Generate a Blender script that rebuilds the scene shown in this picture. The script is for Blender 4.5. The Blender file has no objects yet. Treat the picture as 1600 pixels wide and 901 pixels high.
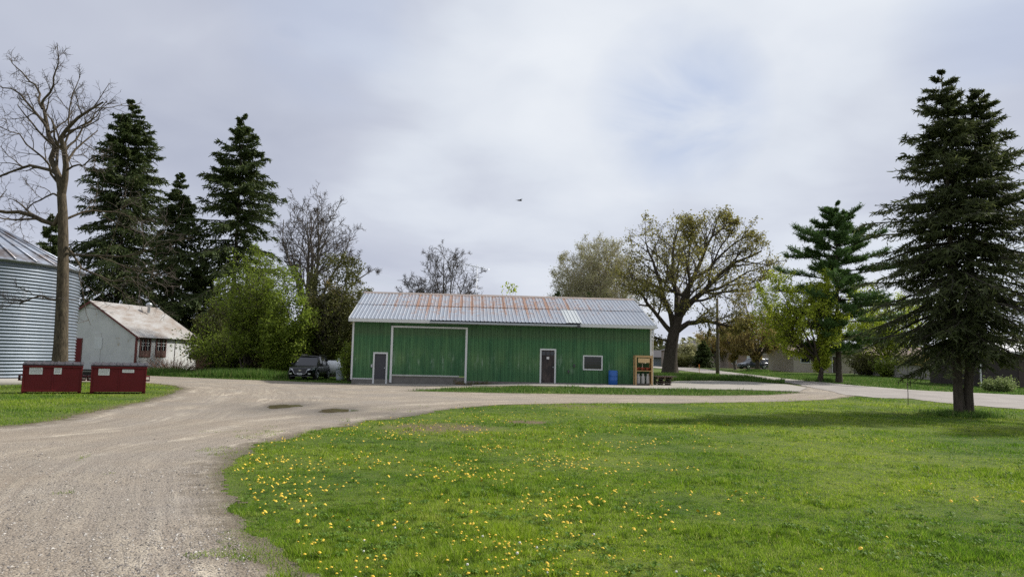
import bpy, bmesh, math, random
import numpy as np
from mathutils import Vector, Matrix
R = math.radians
rnd = random.Random(7)
C = bpy.context.scene.collection
sc = bpy.context.scene

# ------------------------------------------------------------------ camera model (pixels are those of a 1600 x 901 frame)
CAMH = 1.65; FPX = 1142.0; PITCH = math.atan((563.0-450.5)/FPX); ROLL = 0.022
Fv = Vector((0, math.cos(PITCH), math.sin(PITCH))); U0 = Vector((0, -math.sin(PITCH), math.cos(PITCH))); R0 = Vector((1,0,0))
Uv = U0*math.cos(ROLL) - R0*math.sin(ROLL); Rv = R0*math.cos(ROLL) + U0*math.sin(ROLL)
CAM = Vector((0,0,CAMH))
def ray(px, py): return Fv + Rv*((px-800)/FPX) + Uv*((450.5-py)/FPX)
def sstep(t): t = np.clip(t,0,1); return t*t*(3-2*t)
def terrain(x, y):
    x = np.asarray(x,float); y = np.asarray(y,float)
    t = np.clip(0.017*(y-49.0), 0, 0.9)
    w = sstep((x/np.maximum(y,1.0)-0.0)/0.2)
    return t*w*(y>49) + 0.25*sstep((x+6.0)/9.0)*sstep((y-34.0)/11.0)
def tz(x,y): return float(terrain(x,y))
def G(px, py):
    """point of the ground under a pixel"""
    d = ray(px,py); t = 3.0; step = 0.25
    while t < 600:
        p = CAM + d*t
        if p.z <= tz(p.x,p.y): break
        t += step; 
        if t > 60: step = 0.5
    lo, hi = t-step, t
    for _ in range(20):
        m = (lo+hi)/2; p = CAM+d*m
        if p.z <= tz(p.x,p.y): hi = m
        else: lo = m
    p = CAM + d*hi
    return Vector((p.x,p.y,tz(p.x,p.y)))
def P(px, py, Y):
    """point at depth Y behind a pixel"""
    d = ray(px,py); return CAM + d*(Y/d.y)
def onray(px, Y):
    """ground point at depth Y in the column of a pixel near the horizon"""
    p = P(px, 575, Y); return Vector((p.x,Y,tz(p.x,Y)))

# ------------------------------------------------------------------ tags
def tag(o, label=None, cat=None, group=None, kind=None):
    if label: o['label'] = label
    if cat: o['category'] = cat
    if group: o['group'] = group
    if kind: o['kind'] = kind
    return o
def empty(name, loc, rz=0.0, label=None, cat=None, group=None):
    o = bpy.data.objects.new(name, None); C.objects.link(o); o.empty_display_size = 0.3
    o.location = loc; o.rotation_euler = (0,0,rz)
    return tag(o, label, cat, group)
def copy_tree(o, parent=None):
    c = o.copy(); C.objects.link(c); c.parent = parent
    for ch in list(o.children): copy_tree(ch, c)
    return c

# ------------------------------------------------------------------ mesh collectors
def link_mesh(name, me, mats, parent=None, loc=None, rz=None):
    for m in (mats if isinstance(mats,(list,tuple)) else [mats]): me.materials.append(m)
    o = bpy.data.objects.new(name, me); C.objects.link(o)
    if parent: o.parent = parent
    if loc is not None: o.location = loc
    if rz is not None: o.rotation_euler = (0,0,rz)
    return o
class MB:
    def __init__(s): s.v=[]; s.f=[]; s.m=[]; s.sm=[]
    def add(s, vs, fs, mi=0, smooth=False):
        n=len(s.v); s.v += [tuple(v) for v in vs]
        for f in fs: s.f.append([n+i for i in f]); s.m.append(mi); s.sm.append(smooth)
    def box(s, x0,x1,y0,y1,z0,z1, mi=0, M=None):
        vs=[Vector((x,y,z)) for z in (z0,z1) for y in (y0,y1) for x in (x0,x1)]
        if M is not None: vs=[M@v for v in vs]
        s.add(vs,[(0,2,3,1),(4,5,7,6),(0,1,5,4),(2,6,7,3),(0,4,6,2),(1,3,7,5)],mi)
    def tube(s, pts, rad, n=8, mi=0, caps=True, smooth=True):
        pts=[Vector(p) for p in pts]
        if not isinstance(rad,(list,tuple)): rad=[rad]*len(pts)
        d0=(pts[-1]-pts[0]).normalized(); ref=Vector((0,0,1)) if abs(d0.z)<.9 else Vector((1,0,0))
        vs=[]
        for i,p in enumerate(pts):
            t=(pts[min(i+1,len(pts)-1)]-pts[max(i-1,0)]).normalized()
            u=t.cross(ref).normalized(); w=t.cross(u)
            for k in range(n):
                a=2*math.pi*k/n; vs.append(p+(u*math.cos(a)+w*math.sin(a))*rad[i])
        fs=[]
        for i in range(len(pts)-1):
            for k in range(n):
                fs.append((i*n+k,i*n+(k+1)%n,(i+1)*n+(k+1)%n,(i+1)*n+k))
        s.add(vs,fs,mi,smooth)
        if caps:
            b=len(s.v)-len(vs)
            s.f.append([b+k for k in range(n)][::-1]); s.m.append(mi); s.sm.append(False)
            s.f.append([b+(len(pts)-1)*n+k for k in range(n)]); s.m.append(mi); s.sm.append(False)
    def lathe(s, prof, n=24, mi=0, c=(0,0,0), smooth=True):
        vs=[];fs=[]
        for r,z in prof:
            for k in range(n):
                a=2*math.pi*k/n; vs.append((c[0]+r*math.cos(a),c[1]+r*math.sin(a),c[2]+z))
        for i in range(len(prof)-1):
            for k in range(n): fs.append((i*n+k,i*n+(k+1)%n,(i+1)*n+(k+1)%n,(i+1)*n+k))
        s.add(vs,fs,mi,smooth)
    def prism(s, poly, a, b, axis='y', mi=0):
        """polygon in the two other axes, swept from a to b"""
        n=len(poly)
        def mk(p,t): return {'x':(t,p[0],p[1]),'y':(p[0],t,p[1]),'z':(p[0],p[1],t)}[axis]
        vs=[mk(p,a) for p in poly]+[mk(p,b) for p in poly]
        fs=[tuple(range(n)),tuple(range(2*n-1,n-1,-1))]+[(i,i+n,(i+1)%n+n,(i+1)%n) for i in range(n)]
        s.add(vs,fs,mi)
    def build(s, name, mats, parent=None, loc=None, rz=None, bevel=0):
        me=bpy.data.meshes.new(name); me.from_pydata(s.v,[],s.f)
        me.polygons.foreach_set('material_index',s.m); me.polygons.foreach_set('use_smooth',s.sm)
        bm=bmesh.new(); bm.from_mesh(me); bmesh.ops.recalc_face_normals(bm,faces=bm.faces); bm.to_mesh(me); bm.free()
        o=link_mesh(name,me,mats,parent,loc,rz)
        if bevel:
            b=o.modifiers.new('bevel','BEVEL'); b.width=bevel; b.segments=2; b.limit_method='ANGLE'
        return o
class Geo:
    """numpy collector for the very large meshes"""
    def __init__(s): s.v=[]; s.q=[]; s.t=[]; s.n=0; s.qm=[]; s.tm=[]
    def quads(s, v, f, mi=0): s.v.append(v.reshape(-1,3)); s.q.append(f.reshape(-1,4)+s.n); s.qm.append(np.full(len(f.reshape(-1,4)),mi)); s.n+=len(v.reshape(-1,3))
    def tris(s, v, f, mi=0): s.v.append(v.reshape(-1,3)); s.t.append(f.reshape(-1,3)+s.n); s.tm.append(np.full(len(f.reshape(-1,3)),mi)); s.n+=len(v.reshape(-1,3))
    def build(s, name, mats, parent=None, smooth=False, attrs=None, loc=None, rz=None):
        V=np.concatenate(s.v).astype(np.float32)
        q=np.concatenate(s.q) if s.q else np.zeros((0,4),int); t=np.concatenate(s.t) if s.t else np.zeros((0,3),int)
        me=bpy.data.meshes.new(name); me.vertices.add(len(V)); me.vertices.foreach_set('co',V.ravel())
        me.loops.add(len(q)*4+len(t)*3); me.loops.foreach_set('vertex_index',np.concatenate([q.ravel(),t.ravel()]).astype(np.int32))
        me.polygons.add(len(q)+len(t))
        ls=np.concatenate([np.arange(len(q))*4, len(q)*4+np.arange(len(t))*3]).astype(np.int32)
        me.polygons.foreach_set('loop_start',ls)
        mi=np.concatenate([*(s.qm or [np.zeros(0,int)]),*(s.tm or [np.zeros(0,int)])]).astype(np.int32)
        me.polygons.foreach_set('material_index',mi)
        me.polygons.foreach_set('use_smooth',np.full(len(ls),smooth))
        for k,a in (attrs or {}).items():
            at=me.attributes.new(k,'FLOAT','POINT'); at.data.foreach_set('value',a.astype(np.float32))
        me.update(calc_edges=True)
        return link_mesh(name,me,mats,parent,loc,rz)

# ------------------------------------------------------------------ materials
class NT:
    def __init__(s,name):
        s.m=bpy.data.materials.new(name); s.m.use_nodes=True; s.t=s.m.node_tree; s.t.nodes.clear()
        s.out=s.t.nodes.new('ShaderNodeOutputMaterial')
    def n(s,typ,**kw):
        nd=s.t.nodes.new('ShaderNode'+typ)
        for k,v in kw.items(): setattr(nd,k,v)
        return nd
    def put(s,sock,v):
        if isinstance(v,bpy.types.NodeSocket): s.t.links.new(v,sock)
        elif isinstance(v,(tuple,list)) and len(v)==3 and sock.type=='RGBA': sock.default_value=(*v,1)
        else: sock.default_value=v
    def co(s,which='Object',scale=(1,1,1),rot=(0,0,0)):
        c=s.n('TexCoord').outputs[which]; mp=s.n('Mapping'); s.put(mp.inputs[0],c); mp.inputs['Scale'].default_value=scale; mp.inputs['Rotation'].default_value=rot
        return mp.outputs[0]
    def noise(s,vec,scale=5,detail=4,rough=.6,dist=0):
        nd=s.n('TexNoise'); s.put(nd.inputs['Vector'],vec); nd.inputs['Scale'].default_value=scale; nd.inputs['Detail'].default_value=detail
        nd.inputs['Roughness'].default_value=rough; nd.inputs['Distortion'].default_value=dist; return nd.outputs['Fac']
    def voro(s,vec,scale=5,out='Distance'):
        nd=s.n('TexVoronoi'); s.put(nd.inputs['Vector'],vec); nd.inputs['Scale'].default_value=scale; return nd.outputs[out]
    def ramp(s,fac,stops,interp='LINEAR'):
        nd=s.n('ValToRGB'); s.put(nd.inputs[0],fac); cr=nd.color_ramp; cr.interpolation=interp
        while len(cr.elements)<len(stops): cr.elements.new(.5)
        for e,(p,c) in zip(cr.elements,stops):
            e.position=p; e.color=(c,c,c,1) if isinstance(c,(int,float)) else (*c,1)
        return nd.outputs[0]
    def mix(s,fac,a,b,mode='MIX'):
        nd=s.n('Mix',data_type='RGBA',blend_type=mode); s.put(nd.inputs[0],fac); s.put(nd.inputs[6],a); s.put(nd.inputs[7],b); return nd.outputs[2]
    def math(s,op,a,b=0.0,c=None,clamp=False):
        nd=s.n('Math',operation=op,use_clamp=clamp); s.put(nd.inputs[0],a); s.put(nd.inputs[1],b)
        if c is not None: s.put(nd.inputs[2],c)
        return nd.outputs[0]
    def sep(s,vec):
        nd=s.n('SeparateXYZ'); s.put(nd.inputs[0],vec); return nd.outputs
    def comb(s,x,y,z):
        nd=s.n('CombineXYZ'); s.put(nd.inputs[0],x); s.put(nd.inputs[1],y); s.put(nd.inputs[2],z); return nd.outputs[0]
    def attr(s,name): return s.n('Attribute',attribute_name=name).outputs['Fac']
    def island(s): return s.n('NewGeometry').outputs['Random Per Island']
    def bump(s,h,strength=.3,dist=.02):
        nd=s.n('Bump'); s.put(nd.inputs['Height'],h); nd.inputs['Strength'].default_value=strength; nd.inputs['Distance'].default_value=dist; return nd.outputs[0]
    def bsdf(s,color,rough=.8,metal=0,normal=None,spec=.5,coat=0,trans=0):
        b=s.n('BsdfPrincipled'); s.put(b.inputs['Base Color'],color); s.put(b.inputs['Roughness'],rough); s.put(b.inputs['Metallic'],metal)
        b.inputs['Specular IOR Level'].default_value=spec; b.inputs['Coat Weight'].default_value=coat; b.inputs['Transmission Weight'].default_value=trans
        if normal is not None: s.put(b.inputs['Normal'],normal)
        s.t.links.new(b.outputs[0],s.out.inputs[0]); return s.m
    def leaf(s,color,trans=.35,rough=.6,tcol=None):
        b=s.n('BsdfPrincipled'); s.put(b.inputs['Base Color'],color); b.inputs['Roughness'].default_value=rough; b.inputs['Specular IOR Level'].default_value=.25
        t=s.n('BsdfTranslucent'); s.put(t.inputs[0],tcol or color)
        mx=s.n('MixShader'); mx.inputs[0].default_value=trans; s.t.links.new(b.outputs[0],mx.inputs[1]); s.t.links.new(t.outputs[0],mx.inputs[2])
        s.t.links.new(mx.outputs[0],s.out.inputs[0]); return s.m

def m_plain(name,col,rough=.7,metal=0,var=.25,scale=6,bump=.0,coat=0,spec=.5):
    s=NT(name); v=s.co(); n=s.noise(v,scale,6,.65)
    c=s.mix(n,tuple(x*(1-var) for x in col),tuple(min(1,x*(1+var)) for x in col))
    nn=s.bump(s.noise(v,scale*6,4),bump) if bump else None
    return s.bsdf(c,rough,metal,nn,spec,coat)
def m_leaf(name,a,b,c=None,trans=.35,scale=.35,rough=.6):
    s=NT(name); i=s.island(); col=s.ramp(i,[(0,a),(.55,b),(1,c or b)])
    n=s.noise(s.co(),scale,3); col=s.mix(s.ramp(n,[(.35,0.0),(.65,.55)]),col,b)
    return s.leaf(col,trans,rough)
def m_bark(name,a,b,scale=3,grooves=True):
    s=NT(name); v=s.co(scale=(1,1,.22)); n=s.noise(v,scale*5,6,.7); n2=s.noise(s.co(),1.2,3)
    c=s.mix(s.ramp(n,[(.35,0.0),(.62,1.0)]),a,b); c=s.mix(s.math('MULTIPLY',n2,.45),c,tuple(x*.6 for x in a))
    return s.bsdf(c,.92,0,s.bump(n,.7,.04),.2)

M={}
# ground
def make_ground_mats():
    s=NT('lawn'); v=s.co(); big=s.noise(v,.22,4,.55); mid=s.noise(v,1.6,5,.65); fine=s.noise(v,38,4,.7)
    g=s.mix(s.ramp(big,[(.38,0.0),(.62,1.0)]),(.055,.10,.014),(.13,.17,.03))
    g=s.mix(s.ramp(mid,[(.45,0.0),(.75,.5)]),g,(.21,.24,.07))
    g=s.mix(s.ramp(mid,[(.2,.6),(.42,0.0)]),g,(.03,.062,.012))
    g=s.mix(s.ramp(fine,[(.3,.75),(.65,0.0)]),g,(.028,.045,.012))
    dirt=s.attr('dirt'); dn=s.math('ADD',dirt,s.math('MULTIPLY',s.math('SUBTRACT',s.noise(v,7,5,.7),.5),1.1))
    g=s.mix(s.ramp(dn,[(.42,0.0),(.62,1.0)]),g,s.mix(fine,(.07,.05,.03),(.2,.155,.10)))
    M['lawn']=s.bsdf(g,.95,0,s.bump(fine,.6,.03),.15)
    s=NT('gravel'); v=s.co(); e=s.attr('edge'); w=s.attr('wet')
    X=s.sep(v); st=s.comb(s.math('MULTIPLY',e,1.0),s.math('MULTIPLY',X[1],.07),0.0)
    st1=s.noise(st,.95,5,.6,.3); st2=s.noise(st,5.5,4,.6,.3)
    big=s.noise(v,.3,5,.6); mid=s.noise(v,3,5,.7); fine=s.noise(v,45,4,.75); sp=s.voro(v,42,'Color'); spd=s.voro(v,42)
    c=s.mix(s.ramp(st1,[(.40,0.0),(.58,1.0)]),(.25,.208,.155),(.50,.43,.33))
    tf=s.math('FRACT',s.math('DIVIDE',s.math('ADD',e,s.math('MULTIPLY',s.math('SUBTRACT',s.noise(v,.25,3,.5),.5),3.2)),1.7)); tk=s.math('MULTIPLY',s.ramp(tf,[(.12,0.0),(.30,1.0),(.42,1.0),(.58,0.0)]),s.ramp(s.noise(v,.45,4,.6),[(.38,0.15),(.6,1.0)])); c=s.mix(s.math('MULTIPLY',tk,1.0),c,(.66,.58,.455))
    rd_=s.math('MULTIPLY',s.ramp(tf,[(.56,0.0),(.66,1.0),(.72,1.0),(.80,0.0)]),s.ramp(mid,[(.4,0.2),(.6,1.0)])); c=s.mix(s.math('MULTIPLY',rd_,.75),c,(.17,.135,.105))
    c=s.mix(s.ramp(st2,[(.44,.75),(.56,0.0)]),c,(.27,.215,.165))
    c=s.mix(s.ramp(big,[(.42,0.0),(.62,.75)]),c,(.24,.222,.205))
    c=s.mix(s.ramp(mid,[(.35,.5),(.6,0.0)]),c,(.24,.205,.17))
    spc=s.ramp(sp,[(0,(.12,.10,.085)),(.3,(.28,.238,.185)),(.7,(.44,.38,.30)),(1,(.60,.55,.47))])
    c=s.mix(s.math('SUBTRACT',.42,s.math('MULTIPLY',tk,.26)),c,spc)
    c=s.mix(s.ramp(fine,[(.36,.5),(.6,0.0)]),c,(.12,.105,.09))
    # trodden soil and moss at the verge
    vg=s.math('ADD',s.math('MULTIPLY',e,.9),s.math('MULTIPLY',s.math('SUBTRACT',mid,.5),1.6))
    c=s.mix(s.ramp(vg,[(.0,.85),(.55,0.0)]),c,s.mix(fine,(.075,.062,.04),(.17,.14,.10)))
    c=s.mix(s.math('MULTIPLY',s.ramp(vg,[(-.0,.6),(.3,0.0)]),s.ramp(mid,[(.5,0.0),(.55,1.0)])),c,(.05,.075,.02))
    c=s.mix(s.math('MULTIPLY',w,s.ramp(mid,[(.25,1.0),(.75,.55)])),c,(.115,.10,.082))
    h=s.math('ADD',s.math('MULTIPLY',spd,-.6),s.math('ADD',s.math('MULTIPLY',fine,.5),s.math('MULTIPLY',st2,1.4)))
    ro=s.ramp(w,[(0.0,.93),(1.0,.55)])
    M['gravel']=s.bsdf(c,ro,0,s.bump(h,.8,.03),.2)
    s=NT('asphalt'); v=s.co(); c=s.mix(s.ramp(s.noise(v,.5,5,.6),[(.35,0.0),(.65,1.0)]),(.27,.245,.225),(.36,.33,.30)); c=s.mix(s.ramp(s.noise(v,30,3,.7),[(.4,.5),(.6,0.0)]),c,(.17,.155,.14))
    e=s.attr('edge'); c=s.mix(s.ramp(e,[(0,.7),(.6,0.0)]),c,(.47,.44,.40))
    M['asphalt']=s.bsdf(c,.9,0,s.bump(s.noise(v,60,3),.3,.01),.2)
    s=NT('concrete'); v=s.co(); c=s.mix(s.noise(v,.8,6,.7),(.26,.24,.21),(.40,.37,.33)); c=s.mix(s.ramp(s.noise(v,25,4),[(.3,.5),(.6,0.0)]),c,(.22,.2,.175))
    M['concrete']=s.bsdf(c,.9,0,s.bump(s.noise(v,40,3),.2,.01),.2)
    s=NT('puddle_water'); v=s.co(); c=s.mix(s.noise(v,3,3),(.13,.105,.06),(.20,.17,.11)); M['water']=s.bsdf(c,.06,0,s.bump(s.noise(v,18,2),.04,.01),.6)
    s=NT('grass_blade'); v=s.co(); i=s.island(); big=s.noise(v,.22,4,.55); mid=s.noise(v,1.6,5,.65)
    a=s.ramp(i,[(0,(.06,.14,.008)),(.5,(.14,.275,.015)),(.9,(.24,.39,.03)),(1,(.40,.37,.14))])
    b=s.ramp(i,[(0,(.17,.27,.013)),(.5,(.32,.45,.024)),(.85,(.43,.52,.052)),(1,(.54,.50,.22))])
    g=s.mix(s.ramp(big,[(.38,0.0),(.62,1.0)]),a,b); g=s.mix(s.ramp(mid,[(.5,0.0),(.75,.45)]),g,(.40,.43,.12))
    clp=s.noise(v,5.5,4,.65); g=s.mix(s.ramp(mid,[(.25,.8),(.45,0.0)]),g,(.03,.08,.010)); g=s.mix(s.ramp(clp,[(.36,.75),(.48,0.0)]),g,(.022,.06,.008)); g=s.mix(s.ramp(clp,[(.60,0.0),(.72,.5)]),g,(.33,.36,.13))
    M['blade']=s.leaf(g,.5,.5)
    s=NT('tall_grass_blade'); i=s.island(); g=s.ramp(i,[(0,(.05,.11,.018)),(.6,(.10,.19,.03)),(.92,(.15,.24,.05)),(1,(.3,.27,.12))]); M['tallblade']=s.leaf(g,.4,.55)
make_ground_mats()
M['petal']=NT('dandelion_petals').bsdf((.74,.50,.03),.7); M['seed']=NT('dandelion_seed').bsdf((.7,.68,.6),.9)
M['stem']=NT('dandelion_stem').bsdf((.12,.18,.05),.7)
s=NT('pebble'); M['pebble']=s.bsdf(s.ramp(s.island(),[(0,(.12,.11,.10)),(.4,(.27,.24,.21)),(.85,(.42,.385,.34)),(1,(.58,.55,.50))]),.9,0,None,.3)
# foliage and bark
M['spruce']=m_leaf('spruce_needles',(.034,.052,.017),(.064,.092,.027),(.125,.15,.044),.28)
M['spruce_near']=m_leaf('near_spruce_needles',(.042,.054,.02),(.075,.093,.032),(.15,.17,.06),.35)
M['pine']=m_leaf('pine_needles',(.04,.085,.022),(.075,.145,.036),(.13,.21,.055),.3)
M['maple_leaf']=m_leaf('young_maple_leaves',(.20,.25,.025),(.38,.46,.04),(.55,.60,.08),.5)
M['bush_leaf']=m_leaf('leafing_tree_leaves',(.10,.14,.02),(.19,.26,.03),(.30,.37,.05),.5)
M['olive_leaf']=m_leaf('oak_catkins',(.15,.13,.035),(.25,.23,.06),(.36,.35,.10),.5)
M['rust_leaf']=m_leaf('bronze_buds',(.22,.16,.05),(.32,.24,.08),(.38,.34,.11),.4)
M['dim_leaf']=m_leaf('dull_green_leaves',(.07,.07,.025),(.12,.125,.035),(.18,.19,.05),.35)
M['pale_bud']=m_leaf('pale_buds',(.28,.27,.12),(.40,.39,.19),(.48,.47,.27),.4)
M['white_blossom']=m_leaf('pale_foliage',(.12,.17,.05),(.22,.28,.09),(.36,.40,.2),.4)
M['bark_brown']=m_bark('walnut_bark',(.035,.028,.02),(.15,.12,.08))
M['bark_dark']=m_bark('dark_bark',(.045,.036,.028),(.11,.09,.07))
M['bark_grey']=m_bark('grey_bark',(.10,.085,.07),(.2,.175,.15))
M['twig']=m_plain('twigs',(.075,.06,.048),.9,0,.3); M['twig_pale']=m_plain('pale_twigs',(.33,.29,.21),.9,0,.3)
M['twig_red']=m_plain('dry_canes',(.21,.115,.075),.9,0,.4)
M['conifer_twig']=m_plain('conifer_twigs',(.035,.028,.02),.9,0,.3)
M['weed']=m_leaf('weed_leaves',(.07,.14,.015),(.12,.22,.02),(.18,.28,.03),.4)
# ------------------------------------------------------------------ plants
def nrm(a): return a/np.maximum(np.linalg.norm(a,axis=-1,keepdims=True),1e-9)
def g_tubes(geo,Pt,Rd,sides,mi=0):
    N,S,_=Pt.shape
    if N==0: return
    T=np.gradient(Pt,axis=1) if S>2 else np.repeat((Pt[:,1:]-Pt[:,:1]),2,axis=1); T=nrm(T)
    D=nrm(Pt[:,-1]-Pt[:,0]); ref=np.where(np.abs(D[:,2:3])<.8,np.array([[0,0,1.]]),np.array([[1.,0,0]]))
    u=nrm(np.cross(T,ref[:,None,:])); w=np.cross(T,u)
    a=np.arange(sides)*2*np.pi/sides
    V=Pt[:,:,None,:]+Rd[:,:,None,None]*(u[:,:,None,:]*np.cos(a)[None,None,:,None]+w[:,:,None,:]*np.sin(a)[None,None,:,None])
    idx=np.arange(N*S*sides).reshape(N,S,sides); nx=np.roll(idx,-1,axis=2)
    F=np.stack([idx[:,:-1],nx[:,:-1],nx[:,1:],idx[:,1:]],axis=-1)
    geo.quads(V,F,mi)
def grow(rg,st,d,L,r0,r1,steps,wander,trop,up=(0,0,1)):
    N=len(st); Pt=np.zeros((N,steps+1,3)); Pt[:,0]=st; d=nrm(d.copy())
    for i in range(steps):
        d=nrm(d+rg.normal(0,wander,(N,3))+np.array(up)*np.asarray(trop).reshape(-1,1))
        Pt[:,i+1]=Pt[:,i]+d*(L/steps)[:,None]
    t=np.linspace(0,1,steps+1)[None]
    return Pt, r0[:,None]*(1-t)+r1[:,None]*t
def resample(poly,n):
    p=np.array([list(q) for q in poly],float); s=np.r_[0,np.cumsum(np.linalg.norm(np.diff(p,axis=0),axis=1))]
    t=np.linspace(0,s[-1],n); return np.stack([np.interp(t,s,p[:,i]) for i in range(3)],1)
def spawn(rg,Pt,Rd,k,t0,t1,ang,angsd,bias=1.0):
    N,S,_=Pt.shape
    t=t0+(t1-t0)*((np.arange(k)[None]+rg.uniform(0,1,(N,k)))/k)**bias
    f=t*(S-1); i=np.minimum(f.astype(int),S-2); fr=(f-i)[...,None]; n=np.arange(N)[:,None]
    p=Pt[n,i]*(1-fr)+Pt[n,i+1]*fr; T=nrm(Pt[n,i+1]-Pt[n,i]); r=Rd[n,i]*(1-fr[...,0])+Rd[n,i+1]*fr[...,0]
    az=rg.uniform(0,2*np.pi,(N,1))+np.arange(k)[None]*2.4+rg.normal(0,.4,(N,k))
    ref=np.where(np.abs(T[...,2:3])<.9,np.array([0,0,1.]),np.array([1.,0,0])); u=nrm(np.cross(T,ref)); w=np.cross(T,u)
    pr=u*np.cos(az)[...,None]+w*np.sin(az)[...,None]; a=rg.normal(ang,angsd,(N,k))[...,None]
    d=T*np.cos(a)+pr*np.sin(a); L=np.linalg.norm(Pt[:,-1]-Pt[:,0],axis=1)[:,None]*np.ones((1,k))
    return p.reshape(-1,3),d.reshape(-1,3),r.ravel(),t.ravel(),L.ravel()
def ell(p,d,c,rad):
    q=(p-c)/rad; e=d/rad; A=(e*e).sum(1); B=(q*e).sum(1); Cc=(q*q).sum(1)-1
    disc=np.maximum(B*B-A*Cc,0); t=(-B+np.sqrt(disc))/A
    return np.where((B*B-A*Cc)>0,np.maximum(t,.25),.25)
def g_leaves(geo,rg,pos,size,mi=0,elong=1.6,droop=0.0,clump=1,spread=.12):
    pos=np.repeat(pos,clump,axis=0)+rg.normal(0,spread,(len(pos)*clump,3)); N=len(pos)
    d=nrm(rg.normal(0,1,(N,3))+np.array([0,0,-droop])); e=nrm(np.cross(d,rg.normal(0,1,(N,3)))); s=size*rg.uniform(.6,1.3,(N,1))
    V=np.stack([pos,pos+d*s*.5*elong+e*s*.42,pos+d*s*elong,pos+d*s*.5*elong-e*s*.42],1)
    geo.quads(V,np.arange(N*4).reshape(N,4),mi)
def deciduous(name,label,cat,base,H,crown_c,crown_r,bark,twig,leaf=None,seed=1,trunk_r=.3,fork=.3,limbs=7,k=(5,5,4),leafsize=.1,leafn=2,limb_paths=None,
              group=None,trunk_path=None,lean=(0,0),limb_ang=.75,trop=.06,wander=.13,leaf_spread=.15,tw=.012,droop=0,leafprob=1.0,multi=1,limb_r=.5,low=None,irr=.4):
    rg=np.random.default_rng(seed); base=Vector(base)
    root=empty(name,base,0,label,cat,group)
    cc=np.array(crown_c,float); cr=np.array(crown_r,float)
    tg=Geo(); cg=Geo()
    n0=10
    if trunk_path is not None: tp=[resample(trunk_path,n0)]
    else:
        tp=[]
        for j in range(multi):
            a=rg.uniform(0,6.28) if multi>1 else 0; sp=(.12*H*fork if multi>1 else 0)
            top=np.array([lean[0]*H+math.cos(a)*sp,lean[1]*H+math.sin(a)*sp,H*fork*rg.uniform(.9,1.1)])
            p=resample([(math.cos(a)*trunk_r*(multi>1),math.sin(a)*trunk_r*(multi>1),-.1),tuple(top*.5+np.array([*rg.normal(0,.02*H,2),0])),tuple(top)],n0); p+=np.r_[0,1,1,1,1,1,1,1,1,1][:,None]*rg.normal(0,.012,(n0,3)); tp.append(p)
    tp=np.array(tp); t=np.linspace(0,1,n0)
    tr=np.array([trunk_r*(1+.45*np.exp(-t*9))*(1-.38*t)]*len(tp)); g_tubes(tg,tp,tr,12)
    # limbs
    if limb_paths:
        LP=np.array([resample([tuple(q) for q in lp[0]],9) for lp in limb_paths]); LP[:,1:]+=rg.normal(0,.05,(len(LP),8,3))
        LR=np.array([np.linspace(lp[1],lp[2],9) for lp in limb_paths])
        g_tubes(tg,LP,LR,7)
    else:
        pp,dd,rr,tt,_=spawn(rg,tp,tr,max(1,limbs//len(tp)),.55 if low is None else low,1.0,limb_ang,.18)
        top=tp[:,-1]; pp=np.concatenate([pp,top]); dd=np.concatenate([dd,nrm(tp[:,-1]-tp[:,-2])]); 
        L=ell(pp,nrm(dd),cc,cr)*rg.uniform(.85-.28*irr,.97+.16*irr,len(pp))
        LP,LR=grow(rg,pp,dd,L,np.full(len(pp),trunk_r*limb_r),np.full(len(pp),trunk_r*.10),8,wander*.7,trop)
        g_tubes(tg,LP,LR,6)
    env=1.1
    par,pr=LP,LR; tips=[]
    for lv,kk in enumerate(k):
        pp,dd,rr,tt,LL=spawn(rg,par,pr,kk,.18 if lv else .22,1.0,.72,.2)
        lim=ell(pp,nrm(dd),cc,cr)
        L=np.minimum(LL*(.52-.2*tt)*rg.uniform(.7,1.25,len(pp)) if lv else LL*(.6-.28*tt)*rg.uniform(.7,1.2,len(pp)),lim*env+.2)
        L=np.maximum(L,.25)
        last=lv==len(k)-1
        r0=np.clip(rr*.55,tw*(.75 if last else 1.3),None); r1=np.full(len(pp),tw*.35) if last else r0*.3
        par,pr=grow(rg,pp,dd,L,r0,np.maximum(r1,tw*.35),3 if last else 5,wander*(1.2 if lv else 1),trop*.7)
        (g_tubes(tg,par,pr,5) if lv==0 else g_tubes(cg,par,pr,3,0))
        if lv>=len(k)-2: tips.append(par[:,1:].reshape(-1,3))
    mats=[twig]
    if leaf is not None:
        pts=np.concatenate(tips); 
        if leafprob<1: pts=pts[rg.random(len(pts))<leafprob]
        mats.append(leaf); g_leaves(cg,rg,pts,leafsize,1,1.6,droop,leafn,leaf_spread)
    tg.build('trunk',bark,root,True); cg.build('crown',mats,root,False)
    return root
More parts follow.
